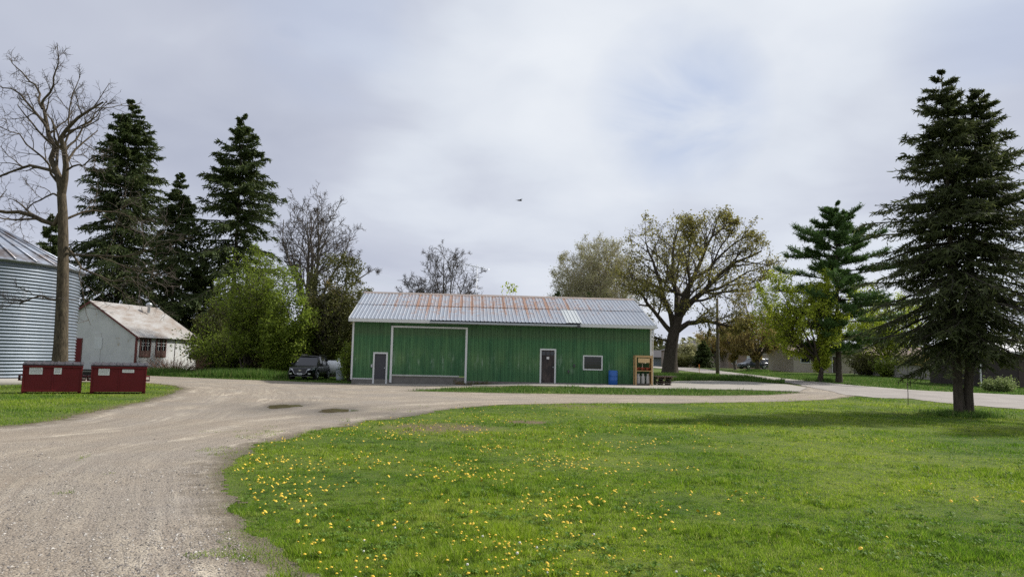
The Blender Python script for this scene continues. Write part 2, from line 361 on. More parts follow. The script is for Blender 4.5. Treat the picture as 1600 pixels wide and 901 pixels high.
def conifer(name,label,cat,base,H,Rb,needle,bark,seed=1,clear=.06,whorls=34,per=7,twigs=11,tuft=7,tl=.22,twd=.055,droop=.35,tipup=.25,shape=.85,trunk_r=.28,irregular=.22,stems=None,group=None,dens_top=1.0,pine=False,lin=False,hang=.3):
    rg=np.random.default_rng(seed); root=empty(name,base,0,label,cat,group); tg=Geo(); cg=Geo()
    for (ox,oy,tx,ty,h,rb) in (stems or [(0,0,0,0,H,Rb)]):
        z=np.linspace(-.1,h,14); zf=np.clip(z/h,0,1) if lin else np.clip(z/h*3,0,1)**1.5; ax=np.stack([ox+(tx-ox)*zf+rg.normal(0,.02,14),oy+(ty-oy)*zf+rg.normal(0,.02,14),z],1)
        trr=trunk_r*(1-z/h*.97)+trunk_r*.25*np.exp(-np.clip(z,0,9)*1.8); g_tubes(tg,ax[None],trr[None],12)
        hs=clear+(1-clear)*np.linspace(0,1,whorls)**.92; B=[];D=[];Ls=[];
        for hh in hs[:-1]:
            k=per if hh<.9 else max(3,per-2); az=rg.uniform(0,6.28)+np.arange(k)*6.283/k+rg.normal(0,.22,k)
            jit=rg.normal(0,.8/whorls,k)
            for a,j in zip(az,jit):
                f=min(max(hh+j,clear),.995); zz=f*h; px=np.interp(zz,z,ax[:,0]); py=np.interp(zz,z,ax[:,1])
                l=rb*((1-f)/(1-clear))**shape*(1-.25*f**5)*(1-.35*math.exp(-(f-clear)*16))*rg.uniform(1-irregular*1.6,1+irregular*.55)+.12
                if pine: l*=(1.25 if rg.random()<.5 else .6)
                el=(-.30+.62*f**1.3 if not pine else -.08+.55*f)+rg.normal(0,.10)
                B.append((px,py,zz)); D.append((math.cos(a)*math.cos(el),math.sin(a)*math.cos(el),math.sin(el))); Ls.append(l)
        B=np.array(B);D=np.array(D);Ls=np.array(Ls); f=B[:,2]/h
        Pt=np.zeros((len(B),7,3)); Pt[:,0]=B; d=D.copy()
        for i in range(6):
            up=(-droop*(1-f)**1.5*.5 if i<4 else tipup*.4*(1-.85*f))
            d=nrm(d+rg.normal(0,.05,d.shape)+np.stack([0*f,0*f,np.broadcast_to(up,f.shape)],1)); Pt[:,i+1]=Pt[:,i]+d*(Ls/6)[:,None]
        r0=np.clip(Ls*.016,.008,.07); Rd=r0[:,None]*np.linspace(1,.2,7)[None]; g_tubes(cg,Pt,Rd,4,0)
        # side twigs, flattened to the plane of the branch
        N=len(B); t=.06+.94*((np.arange(twigs*2)[None]//2+rg.uniform(0,1,(N,twigs*2)))/twigs) if not pine else .3+.7*((np.arange(twigs*2)[None]//2+rg.uniform(0,1,(N,twigs*2)))/twigs)
        t=np.clip(t,0,.999); ff=t*6; i=np.minimum(ff.astype(int),5); fr=(ff-i)[...,None]; n=np.arange(N)[:,None]
        p=Pt[n,i]*(1-fr)+Pt[n,i+1]*fr; T=nrm(Pt[n,i+1]-Pt[n,i]); side=nrm(np.cross(T,np.array([0,0,1.])))*np.where(np.arange(twigs*2)%2==0,1,-1)[None,:,None]
        dd=nrm(T*.75+side*rg.uniform(.35,1.0,(N,twigs*2,1))+rg.normal(0,.16,T.shape)+np.array([0,0,-hang if not pine else .3])); 
        l=(Ls[:,None]*(.36-.20*t)*rg.uniform(.5,1.2,t.shape)+.08)
        if pine: l=np.minimum(l,.7)
        p=p.reshape(-1,3);dd=dd.reshape(-1,3);l=l.ravel()
        keep=rg.random(len(l))<np.repeat(.80+.2*rg.random(N),twigs*2); p=p[keep];dd=dd[keep];l=l[keep]
        # the leading shoot of each branch too
        p=np.concatenate([p,Pt[:,4]]);dd=np.concatenate([dd,nrm(Pt[:,6]-Pt[:,4])]);l=np.concatenate([l,np.linalg.norm(Pt[:,6]-Pt[:,4],axis=1)+.1])
        Tw,Tr=grow(rg,p,dd,l,np.full(len(l),.009),np.full(len(l),.004),3,.08,-.04 if not pine else .08); g_tubes(cg,Tw,Tr,3,0)
        nt=tuft; tt=(np.arange(nt)[None]+rg.uniform(0,1,(len(l),nt)))/nt
        q=Tw[:,0][:,None]+(Tw[:,3]-Tw[:,0])[:,None]*tt[...,None]; Td=nrm(Tw[:,3]-Tw[:,0])[:,None]
        nd=nrm(Td*(.9 if not pine else .4)+rg.normal(0,.55 if not pine else .8,q.shape)+np.array([0,0,-.12 if not pine else .25])); w=nrm(np.cross(nd,rg.normal(0,1,q.shape)))
        s=tl*rg.uniform(.6,1.25,q.shape[:2])[...,None]
        s=s*(1-.45*np.clip((q[...,2:3]/h-.85)/.15,0,1)); q=q.reshape(-1,3);nd=nd.reshape(-1,3);w=w.reshape(-1,3);s=s.reshape(-1,1)
        V=np.stack([q-nd*s*.15+w*twd*.5,q-nd*s*.15-w*twd*.5,q+nd*s*.7-w*twd*.45,q+nd*s],1); cg.quads(V,np.arange(len(V)*4).reshape(-1,4),1)
        # top leader
        g_tubes(cg,np.array([[[ax[-1,0],ax[-1,1],h-.6],[ax[-1,0],ax[-1,1],h+.05]]]),np.array([[.03,.008]]),4,0)
        m=int(20*dens_top); q=np.stack([np.full(m,ax[-1,0]),np.full(m,ax[-1,1]),rg.uniform(h-.8,h,m)],1); nd=nrm(rg.normal(0,.45,q.shape)+np.array([0,0,1.1])); w=nrm(np.cross(nd,rg.normal(0,1,q.shape))); s=tl*.55*rg.uniform(.5,1,(m,1))
        V=np.stack([q+w*twd*.5,q-w*twd*.5,q+nd*s-w*twd*.1,q+nd*s+w*twd*.1],1); cg.quads(V,np.arange(m*4).reshape(-1,4),1)
    tg.build('trunk',bark,root,True); cg.build('crown',[M['conifer_twig'],needle],root)
    return root
def bush(name,label,cat,base,r,h,leaf,twig,seed=1,n=70,ln=6,leafsize=.09,group=None,tw=.01,up=1.0):
    rg=np.random.default_rng(seed); root=empty(name,base,0,label,cat,group)
    g=Geo(); a=rg.uniform(0,6.28,n); rr=np.sqrt(rg.uniform(0,1,n)); st=np.stack([np.cos(a)*rr*r[0]*.45,np.sin(a)*rr*r[1]*.45,np.full(n,-.03)],1)
    d=np.stack([np.cos(a)*rr*r[0]*.8,np.sin(a)*rr*r[1]*.8,np.full(n,h*up)],1)+rg.normal(0,.15*h,(n,3)); L=np.linalg.norm(d,axis=1)*rg.uniform(.55,1.05,n)
    Pt,Rd=grow(rg,st,d,L,np.full(n,tw*1.6),np.full(n,tw*.5),6,.10,.0); g_tubes(g,Pt,Rd,3)
    pp,dd,rr_,tt,LL=spawn(rg,Pt,Rd,5,.2,1,.6,.2); P2,R2=grow(rg,pp,dd,LL*.32*rg.uniform(.6,1.2,len(pp)),np.full(len(pp),tw*.8),np.full(len(pp),tw*.3),3,.15,.05); g_tubes(g,P2,R2,3)
    g.build('stems',twig,root)
    if leaf is not None and ln:
        c=Geo(); pts=P2[:,1:].reshape(-1,3); pts[:,2]=np.maximum(pts[:,2],.05); g_leaves(c,rg,pts,leafsize,0,1.5,0,ln,leafsize*1.2); c.build('foliage',leaf,root)
    return root
# ------------------------------------------------------------------ ground regions
def gp(lst): return [tuple(G(x,y)[:2]) for x,y in lst]
LAWN_EDGE=[(470,901),(440,870),(398,825),(368,775),(350,738),(362,714),(400,697),(450,683),(520,669),(590,657),(660,646),(720,637.5),(780,632.5),(900,630),(1050,630),(1200,628),(1300,624),(1375,622),(1420,622.5),(1469,629),(1530,634),(1600,639.5)]
le=gp(LAWN_EDGE)
near=[(0.4,2.0),(1.5,-3.0)]
lawn_poly=le+[(42,26),(70,-20),(3,-20)]+near[::-1]
strip=gp([(640,610.5),(700,606.8),(760,604.8),(800,603.4),(920,606),(1060,608.6),(1150,609.5),(1200,611),(1252,613.2),(1200,616.5),(1100,618),(920,615.5),(800,614),(700,612)])
k_=[i for i,(x,y) in enumerate(LAWN_EDGE) if x<=1330][-1]
gravel_poly=near[::-1]+le[:k_+1]+gp([(1345,618),(1330,606),(1262,604.5),(1232,600),(1160,602),(1018,603),(990,600.5),(549,599.2),(440,595),(350,592),(280,589),(228,586.8),(150,585),(60,585)])+[(-60,48),(-60,40)]+gp([(20,596),(100,596),(150,596.5),(227,598),(270,602),(286,607),(262,617),(227,627),(151,641),(95,655),(38,664),(-30,669)])+[(-24,17),(-60,14),(-60,-14),(2,-14)]
road_poly=gp([(1056,573.6),(1150,582.6),(1225,591.5),(1337,602.5),(1450,611),(1600,617.5)])+[(70,36),(72,27)]+le[::-1][:len(le)-k_-1]+gp([(1320,617),(1262,604),(1232,598),(1187,593),(1120,585.8),(1056,577.6)])+gp([(900,573.5),(900,569.5)])
far_line=gp([(1056,573.6),(1150,582.6),(1225,591.5),(1337,602.5),(1450,611),(1600,617.5)])+[(70,36),(160,60),(120,120)]
def sdf(poly,x,y):
    """distance to the outline, positive inside"""
    d=np.full(x.shape,1e9); ins=np.zeros(x.shape,bool); n=len(poly)
    for i in range(n):
        ax,ay=poly[i]; bx,by=poly[(i+1)%n]; ex,ey=bx-ax,by-ay
        t=np.clip(((x-ax)*ex+(y-ay)*ey)/(ex*ex+ey*ey+1e-12),0,1); d=np.minimum(d,np.hypot(x-ax-ex*t,y-ay-ey*t))
        c=((ay>y)!=(by>y)); 
        with np.errstate(divide='ignore',invalid='ignore'): xi=ax+(y-ay)*ex/(ey if ey else 1e-12)
        ins^=(c&(x<xi))
    return np.where(ins,d,-d)
def vnoise(x,y,f,seed=0):
    """smooth value noise, -1..1"""
    rg=np.random.default_rng(seed); T=rg.uniform(-1,1,(256,256)); X=x*f+100.3;Y=y*f+71.7; i=np.floor(X).astype(int);j=np.floor(Y).astype(int); u=X-i;v=Y-j; u=u*u*(3-2*u);v=v*v*(3-2*v)
    g=lambda a,b:T[a%256,b%256]
    return (g(i,j)*(1-u)+g(i+1,j)*u)*(1-v)+(g(i,j+1)*(1-u)+g(i+1,j+1)*u)*v
def fbm(x,y,f,o=4,seed=0): return sum(vnoise(x,y,f*2**k,seed+k)*.55**k for k in range(o))
puddles=[(443,634.8,24,3.1),(526,641.5,27,3.0)]
PW=[]
for px,py,w,h in puddles:
    c=G(px,py); a=G(px+w,py)-c; b=(G(px,py-h)-G(px,py+h))*.5; PW.append((c,a.length,b.length))
def gravel_sdf(x,y):
    s=sdf(gravel_poly,x,y); st=sdf(strip,x,y); return np.minimum(s,-st)
DIRT=[(gp([(685,668)])[0],2.0,.75),(gp([(640,674)])[0],1.2,.6),(gp([(822,659)])[0],.9,.8),(gp([(905,634.5)])[0],2.6,.55),(gp([(752,602)])[0],1.2,1.1),(gp([(1050,650)])[0],1.5,.3),(gp([(960,705)])[0],1.2,.28)]
def dirt_at(x,y):
    d=np.zeros(x.shape)
    for (cx,cy),r,s in DIRT: d=np.maximum(d,s*np.exp(-((x-cx)**2+((y-cy)*1.0)**2)/(r*r)))
    e=np.abs(gravel_sdf(x,y)); out=gravel_sdf(x,y)<0
    d=np.maximum(d,np.where(x<-7,.62,.42)*np.exp(-e/np.where(x<-7,1.0,.35))*(y<60))
    return d
def polar_sheet(name,mat,mask_fn,zoff,rs,angs,attr_fn=None,kind='structure',label=None):
    A,Rr=np.meshgrid(angs,rs); X=np.sin(A)*Rr; Y=np.cos(A)*Rr
    Z=terrain(X,Y)+(zoff(X,Y) if callable(zoff) else zoff)
    nr,na=X.shape; idx=np.arange(nr*na).reshape(nr,na)
    F=np.stack([idx[:-1,:-1],idx[1:,:-1],idx[1:,1:],idx[:-1,1:]],-1).reshape(-1,4)
    if mask_fn is not None:
        cx=(X[:-1,:-1]+X[1:,1:])*.5; cy=(Y[:-1,:-1]+Y[1:,1:])*.5; F=F[mask_fn(cx,cy).ravel()]
    used=np.unique(F); mp=np.full(nr*na,-1); mp[used]=np.arange(len(used)); F=mp[F]
    V=np.stack([X.ravel(),Y.ravel(),Z.ravel()],1)[used]
    g=Geo(); g.quads(V,F[:,::-1]); at=attr_fn(V[:,0],V[:,1]) if attr_fn else None
    o=g.build(name,mat,smooth=True,attrs=at); tag(o,kind=kind,label=label); return o
# one sheet of ground out to the horizon
rs=np.concatenate([[0.01],np.geomspace(1.0,140,420),np.geomspace(150,6000,24)])
polar_sheet('ground',M['lawn'],None,0.0,rs,np.linspace(-math.pi,math.pi,721),lambda x,y:{'dirt':dirt_at(x,y)})
def gmask(x,y): return gravel_sdf(x,y)+fbm(x,y,.9,6,3)*.16*(.6+(np.hypot(x,y)<25))>0.0
rg0=np.geomspace(1.2,75,1000); ag=np.linspace(R(-80),R(48),760)
def gattr(x,y):
    w=np.zeros(x.shape)
    for c,a,b in PW: w=np.maximum(w,1.15*np.exp(-(((x-c.x)/(a*2.1))**2+((y-c.y)/(b*3.0))**2)**1.2))
    w=np.maximum(w,.85*np.exp(-(((x-PW[1][0].x-2.6)/3.4)**2+((y-PW[1][0].y+.9)/1.1)**2))); w=np.maximum(w,.6*np.exp(-(((x-PW[0][0].x-1.2)/3.6)**2+((y-PW[0][0].y)/1.5)**2)))
    return {'edge':gravel_sdf(x,y)+.0,'wet':w}
def gz(x,y): return .006+.012*np.clip((y-44)/10,0,1)
polar_sheet('gravel_drive',M['gravel'],gmask,gz,rg0,ag,gattr)
polar_sheet('road',M['asphalt'],lambda x,y: sdf(road_poly,x,y)+fbm(x,y,.6,4,9)*.12>0,lambda x,y:gz(x,y)+.014,np.geomspace(18,260,620),np.linspace(R(2),R(66),520),lambda x,y:{'edge':np.abs(sdf(far_line,x,y))})
# concrete in front of and beside the shed
apron=gp([(738,603.5),(800,602.6),(920,605.2),(1060,608),(1150,609),(1200,610.5),(1250,612),(1262,606),(1228,600.5),(1169,596.4),(1112,595),(1040,596)])
def slab(name,poly,h,mat):
    m=MB(); n=len(poly); top=[(x,y,tz(x,y)+h) for x,y in poly]; bot=[(x,y,tz(x,y)-.05) for x,y in poly]
    m.add(top+bot,[tuple(range(n))]+[(i,i+n,(i+1)%n+n,(i+1)%n) for i in range(n)])
    o=m.build(name,mat); tag(o,kind='structure'); return o
# puddles
for i,(c,a,b) in enumerate(PW):
    m=MB(); n=40; rr=[1+.16*math.sin(3*k*2*math.pi/n+i)+.09*math.sin(7*k*2*math.pi/n) for k in range(n)]
    m.add([(math.cos(2*math.pi*k/n)*a*rr[k],math.sin(2*math.pi*k/n)*b*rr[k],0) for k in range(n)],[tuple(range(n))]); o=m.build('puddle',M['water'],loc=(c.x,c.y,gz(c.x,c.y)+.004))
    tag(o,kind='structure',label=['smaller muddy brown puddle in the gravel, left of the other','wider muddy puddle in the gravel with a wet rim, right of the other'][i])
def gs_raw(x,y): return gravel_sdf(x,y)+fbm(x,y,.9,6,3)*.16*(.6+(np.hypot(x,y)<25))
# ---- grass blades
rg=np.random.default_rng(11)
def blades(name,x,y,hgt,wid,mat,lean=.5,z0=None,label=None):
    N=len(x); a=rg.uniform(0,6.28,N); z=terrain(x,y)-.004 if z0 is None else z0; l=rg.normal(0,lean,(N,2))*hgt[:,None]
    cx,cy=np.cos(a)*wid*.5,np.sin(a)*wid*.5
    V=np.stack([np.stack([x-cx,y-cy,z],1),np.stack([x+cx,y+cy,z],1),np.stack([x+l[:,0],y+l[:,1],z+hgt],1)],1)
    g=Geo(); g.tris(V,np.arange(N*3).reshape(N,3)); o=g.build(name,mat); tag(o,label=label,kind='stuff'); return o
def scatter(n,r0,r1,a0,a1,p=1.2):
    # density falls off as r^-(p+1)
    u=rg.random(n); e=1-p; r=(r0**e+u*(r1**e-r0**e))**(1/e); a=rg.uniform(a0,a1,n); return np.sin(a)*r,np.cos(a)*r
x,y=scatter(1150000,4.6,48,R(-42),R(42),1.22)
ls=sdf(lawn_poly,x,y); gs=gravel_sdf(x,y)+fbm(x,y,.9,6,3)*.16
m=((gs_raw(x,y)<rg.normal(.03,.06,len(x)))&(ls>-1.2)&(sdf(road_poly,x,y)<.05))|((ls>-2.2)&(ls<0)&(fbm(x,y,1.4,4,55)>.55+np.maximum(-ls,0)*.22)&(rg.random(len(x))<.4))
m&=rg.random(len(x))>np.clip(dirt_at(x,y)*1.25+fbm(x,y,2.2,4,8)*.25-.12,0,.96)
x,y=x[m],y[m]; d=np.hypot(x,y); h=(.021+.014*np.clip(fbm(x,y,.7,4,5),-1,1.4))*rg.uniform(.5,1.4,len(x))*(1+1.1*(fbm(x,y,2.6,3,41)>.55)); 
blades('lawn_grass',x,y,np.maximum(h,.012)*(1+d*.012),.0045+.0006*d,M['blade'],.42,label='mown bright green lawn filling the right foreground')
x,y=scatter(120000,16,52,R(-50),R(-15),1.2); gs=gravel_sdf(x,y)
m=(gs+fbm(x,y,.9,6,3)*.16<-.02)&(rg.random(len(x))>np.clip(dirt_at(x,y)*1.2-.1,0,.95)); x,y=x[m],y[m]; d=np.hypot(x,y)
blades('verge_grass',x,y,(.05+.03*np.clip(fbm(x,y,.6,3,6),-1,1))*rg.uniform(.6,1.4,len(x)),.006+.0006*d,M['blade'],.4,label='rough green grass around the two red dumpsters')
xs=rg.uniform(-8,20,60000); ys=rg.uniform(34,49,60000); m=sdf(strip,xs,ys)>rg.normal(.05,.12,60000); x,y=xs[m],ys[m]
blades('strip_grass',x,y,rg.uniform(.04,.16,len(x))*(1+.8*np.clip(fbm(x,y,.8,3,2),-.6,1)),np.full(len(x),.035),M['tallblade'],.35,label='narrow island of grass between the drive and the concrete')
# tall rough grass at the back left and by the oak
def tallpatch(name,pts,n,h0,h1,label,wid=.05):
    poly=gp(pts); xs=np.array([p[0] for p in poly]);ys=np.array([p[1] for p in poly]); x=rg.uniform(xs.min(),xs.max(),n);y=rg.uniform(ys.min(),ys.max(),n)
    m=(sdf(poly,x,y)>0)&(gravel_sdf(x,y)<.05)&(sdf(road_poly,x,y)<.0); x,y=x[m],y[m]
    return blades(name,x,y,rg.uniform(h0,h1,len(x))*(1+.5*np.clip(fbm(x,y,.35,3,4),-.7,1)),rg.uniform(.6,1.3,len(x))*wid,M['tallblade'],.25,label=label)
tallpatch('tall_grass',[(225,586),(350,590.5),(452,592.5),(452,588.5),(330,585),(225,582.5)],26000,.2,.55,'long unmown grass along the foot of the trees by the black car')
tallpatch('mown_verge',[(228,588),(350,592),(440,595),(550,600),(550,597),(540,590),(440,586),(228,583)],26000,.05,.11,'shorter grass verge around the parked black car')
tallpatch('bank_weeds',[(1040,595),(1112,594),(1169,596),(1225,600),(1225,598),(1187,594),(1120,588),(1045,588)],42000,.12,.42,'weedy grass bank between the concrete and the road',.055)
tallpatch('yard_grass',[(1120,583),(1337,602),(1450,610),(1600,617),(1640,612),(1640,600),(1400,588),(1250,583),(1130,579)],60000,.05,.13,'grass of the yards across the road',.06)
# tufts round the foot of the double spruce
# ---- dandelions
def dandelion_mesh(seed):
    rr=random.Random(seed); m=MB(); h=rr.uniform(.03,.07); r=rr.uniform(.014,.021); tx,ty=rr.uniform(-.4,.4),rr.uniform(-.4,.4)
    m.tube([(0,0,-.01),(tx*.01,ty*.01,h)],.0022,4,1,False)
    n=10; c=(tx*.01,ty*.01,h)
    vs=[(c[0],c[1],c[2]+.012)];ring=[]
    for k in range(n):
        a=2*math.pi*k/n; q=r*rr.uniform(.85,1.1); vs.append((c[0]+q*math.cos(a),c[1]+q*math.sin(a),c[2]+.004+tx*q*math.cos(a)*.8)); 
    for k in range(n):
        a=2*math.pi*(k+.5)/n; q=r*.55; vs.append((c[0]+q*math.cos(a),c[1]+q*math.sin(a),c[2]+.014))
    fs=[]
    for k in range(n): fs+=[(0,n+1+k,n+1+(k+1)%n),(1+k,1+(k+1)%n,n+1+k),(n+1+k,1+(k+1)%n,n+1+(k+1)%n)]
    m.add(vs,fs,0); return m
dm=[]
for k in range(6):
    o=dandelion_mesh(k).build('dandelion',[M['petal'],M['stem']]); dm.append(o.data); bpy.data.objects.remove(o)
pm=MB(); pm.tube([(0,0,-.01),(.004,0,.085)],.0018,4,1,False); pm.lathe([(0,.075),(.010,.078),(.016,.088),(.017,.096),(.012,.106),(0,.110)],9); o=pm.build('dandelion',[M['seed'],M['stem']]); puff=o.data; bpy.data.objects.remove(o)
x,y=scatter(90000,4.8,40,R(-40),R(36),1.01); ls=sdf(lawn_poly,x,y)
azm=np.degrees(np.arctan2(x,y)); w=np.clip(1.05-(azm+2)/22,.04,1)*np.clip(.42+1.2*fbm(x,y,.9,4,77)+.6*fbm(x,y,4,2,5),0.03,1.2)*np.where(azm<-22,.5,np.where(azm<-12,.75,1))*np.clip((34-np.hypot(x,y))/14,0,1)*np.clip((np.hypot(x,y)-3.0)/6.5,.3,1)
m=(ls>.12)&(rg.random(len(x))<w*.14); x,y=x[m],y[m]; d=np.hypot(x,y); o_=np.argsort(d); x,y,d=x[o_],y[o_],d[o_]
print('dandelions',len(x))
nd_=0; rest=[]
for i in range(len(x)):
    if nd_<300:
        o=bpy.data.objects.new('dandelion',dm[i%6]); C.objects.link(o); o.location=(x[i],y[i],0.0); o.rotation_euler=(0,0,i*1.7); o.scale=(rnd.uniform(.45,.8),)*3
        if i%17==4: o.data=puff; tag(o,'round white dandelion seed head standing in the lawn','dandelion','white dandelion seed heads in the lawn')
        else: tag(o,'small yellow dandelion flower standing in the lawn','dandelion','dandelions in the lawn')
        nd_+=1
    else: rest.append(i)
# the farther ones are past counting
q=np.array(rest); N=len(q); n=6; a=np.arange(n)*2*np.pi/n; r=.0175*rg.uniform(.7,1.2,N); hh=rg.uniform(.04,.08,N)
tl_=rg.normal(0,.35,(N,2)); ox=r[:,None]*np.cos(a);oy=r[:,None]*np.sin(a)
V=np.concatenate([np.stack([x[q],y[q],hh+.012],1)[:,None],np.stack([x[q][:,None]+ox,y[q][:,None]+oy,hh[:,None]+ox*tl_[:,:1]+oy*tl_[:,1:]],-1)],1)
b=np.arange(N)[:,None,None]*(n+1); F=np.stack([np.zeros(n,int),1+np.arange(n),1+(np.arange(n)+1)%n],-1)[None]+b
g=Geo(); g.tris(V,F); o=g.build('dandelion_flowers',M['petal']); tag(o,'scattered small yellow dandelion flowers farther off in the lawn',kind='stuff')
# flat rosettes of weed leaves in the lawn
xr,yr=scatter(30000,4.8,26,R(-40),R(36),1.1); m=(sdf(lawn_poly,xr,yr)>.05)&(rg.random(len(xr))<np.clip(.12+.5*fbm(xr,yr,1.1,3,91),0,.5)); xr,yr=xr[m][:800],yr[m][:800]; N=len(xr); k=7
a=rg.uniform(0,6.28,(N,1))+np.arange(k)*6.28/k+rg.normal(0,.2,(N,k)); L=rg.uniform(.04,.09,(N,k)); w_=L*.16; c_,s_=np.cos(a),np.sin(a)
def pt_(l,side,z): return np.stack([xr[:,None]+c_*L*l-s_*w_*side,yr[:,None]+s_*L*l+c_*w_*side,np.full_like(L,0)+z],-1)
V=np.stack([pt_(0.05,0,.005),pt_(.55,-1,.045),pt_(1,0,.03),pt_(.55,1,.045)],2); g=Geo(); g.quads(V,np.arange(N*k*4).reshape(-1,4)); o=g.build('lawn_weeds',M['weed']); tag(o,'flat dark weed leaves among the grass of the lawn',kind='stuff')
# ---- loose stones on the near gravel
x,y=scatter(42000,4.6,16,R(-46),R(-8),1.5); gs=gravel_sdf(x,y); m=(gs>.22)&(rg.random(len(x))<np.clip(.5+fbm(x,y,.8,4,31)*.9,.05,1)); x,y=x[m],y[m]; N=len(x)
s_=np.clip(rg.lognormal(-5.0,.5,N),.003,.022); O=np.array([[1,0,0],[0,1,0],[-1,0,0],[0,-1,0],[0,0,.7],[0,0,-.4]],float)
V=O[None]*s_[:,None,None]*rg.uniform(.6,1.25,(N,6,1)); V=V+np.stack([x,y,np.full(N,.008)],1)[:,None]
F=np.array([[0,1,4],[1,2,4],[2,3,4],[3,0,4],[1,0,5],[2,1,5],[3,2,5],[0,3,5]])[None]+np.arange(N)[:,None,None]*6
g=Geo(); g.tris(V,F); o=g.build('loose_gravel',M['pebble']); tag(o,'loose pale stones scattered over the near gravel drive',kind='stuff')
# ------------------------------------------------------------------ materials of the built things
def make_built_mats():
    s=NT('green_steel_siding'); v=s.co(); X=s.sep(v)
    strv=s.comb(X[0],X[1],s.math('MULTIPLY',X[2],.10)); st=s.noise(strv,3.2,4,.6); st2=s.noise(s.comb(s.math('MULTIPLY',X[0],1.0),X[1],s.math('MULTIPLY',X[2],.35)),1.1,5,.6)
    c=s.mix(s.ramp(st,[(.35,0.0),(.65,1.0)]),(.032,.118,.046),(.066,.185,.070))
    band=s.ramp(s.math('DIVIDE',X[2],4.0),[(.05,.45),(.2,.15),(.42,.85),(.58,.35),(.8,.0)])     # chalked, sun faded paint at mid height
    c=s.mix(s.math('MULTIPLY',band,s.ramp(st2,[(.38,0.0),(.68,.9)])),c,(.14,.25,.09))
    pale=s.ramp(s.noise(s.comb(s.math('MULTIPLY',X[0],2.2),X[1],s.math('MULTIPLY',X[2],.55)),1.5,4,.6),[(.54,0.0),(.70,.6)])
    c=s.mix(s.math('MULTIPLY',s.math('MULTIPLY',pale,s.ramp(s.math('DIVIDE',X[2],4.0),[(.2,0.0),(.36,1.0),(.56,0.0)])),.95),c,(.42,.52,.42))  # pale chalk streaks, with upright glints at mid height painted into the colour
    top=s.ramp(s.math('ADD',s.math('DIVIDE',X[2],4.0),s.math('MULTIPLY',s.math('SUBTRACT',st,.5),.12)),[(.72,0.0),(.80,.75),(.90,.55),(.95,0.0)])  # olive brown band under the eave
    c=s.mix(s.math('MULTIPLY',top,.5),c,(.095,.10,.045))
    c=s.mix(s.ramp(s.noise(v,14,4,.7),[(.62,0.0),(.75,.35)]),c,(.012,.04,.02))
    seam=s.math('FRACT',s.math('DIVIDE',s.math('ADD',X[0],.004),.24)); c=s.mix(s.ramp(seam,[(.54,0.0),(.60,.75),(.66,.0),(.93,.0),(.985,.6)]),c,(.006,.022,.012))  # rib edges darkened: grime plus the shade of the ribs painted into the colour
    ln=s.ramp(s.math('MODULO',s.math('ADD',X[2],.25),1.05),[(.0,.5),(.02,0.0)]); c=s.mix(s.math('MULTIPLY',ln,.5),c,(.03,.05,.03))
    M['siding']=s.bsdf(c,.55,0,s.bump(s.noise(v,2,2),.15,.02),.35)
    s=NT('rusting_roof_steel'); v=s.co(); X=s.sep(v)
    # object space: x along the roof, y up the slope 0..1 scaled to metres
    per=s.math('ABSOLUTE',s.math('SUBTRACT',s.math('FRACT',s.math('ADD',s.math('DIVIDE',X[0],.73),s.math('MULTIPLY',s.noise(v,.6,2),.12))),.5))
    line=s.ramp(per,[(.0,1.0),(.10,.95),(.22,.0)])
    nz=s.math('ADD',s.math('MULTIPLY',s.math('SUBTRACT',s.noise(s.comb(s.math('MULTIPLY',X[0],2.2),s.math('MULTIPLY',X[1],1.1),0),2.6,6,.8),.5),1.7),.5)
    upper=s.ramp(s.math('DIVIDE',X[1],6.3),[(.0,.22),(.34,.58),(.50,.62),(.53,1.0),(.92,.70),(.99,.9)])
    ends=s.ramp(s.math('DIVIDE',X[0],19.5),[(.0,.25),(.12,.55),(.22,.95),(.65,.9),(.8,.62),(.97,.25)])
    colr=s.n('TexWhiteNoise',noise_dimensions='1D'); s.put(colr.inputs['W'],s.math('FLOOR',s.math('DIVIDE',X[0],.73))); amt=s.math('MULTIPLY',s.math('MULTIPLY',s.math('MULTIPLY',line,upper),ends),s.math('ADD',s.math('MULTIPLY',colr.outputs[0],.45),.62)); rust=s.math('MULTIPLY',s.ramp(s.math('ADD',nz,s.math('MULTIPLY',amt,.78)),[(.78,0.0),(.92,1.0)]),s.ramp(per,[(.16,1.0),(.30,0.0)]))
    wide=s.math('MULTIPLY',s.ramp(s.math('ADD',s.noise(v,2.2,6,.75),s.math('MULTIPLY',upper,s.math('MULTIPLY',ends,.22))),[(.61,0.0),(.75,.9)]),1.0)
    base=s.mix(s.noise(s.comb(X[0],s.math('MULTIPLY',X[1],.2),0),1.6,4),(.25,.28,.325),(.40,.43,.475)); base=s.mix(s.ramp(s.noise(v,.5,3),[(.4,0.0),(.7,.4)]),base,(.26,.30,.36))
    rc=s.mix(s.noise(v,9,4),(.17,.06,.018),(.31,.145,.05))
    c=s.mix(s.math('MULTIPLY',rust,.85),base,rc); c=s.mix(s.math('MULTIPLY',wide,.75),c,rc)
    M['roofsteel']=s.bsdf(c,.42,s.math('MULTIPLY',s.math('SUBTRACT',1.0,s.math('MAXIMUM',rust,wide)),.45),None,.5)
    s=NT('old_white_roof'); v=s.co(); X=s.sep(v); n=s.noise(s.comb(X[0],s.math('MULTIPLY',X[1],.35),s.math('MULTIPLY',X[2],.35)),1.2,6,.7)
    c=s.mix(s.ramp(n,[(.40,0.0),(.68,.9)]),(.40,.39,.375),(.22,.16,.115)); c=s.mix(s.ramp(s.noise(v,6,4),[(.5,0.0),(.7,.4)]),c,(.27,.25,.23)); M['oldroof']=s.bsdf(c,.6,.1)
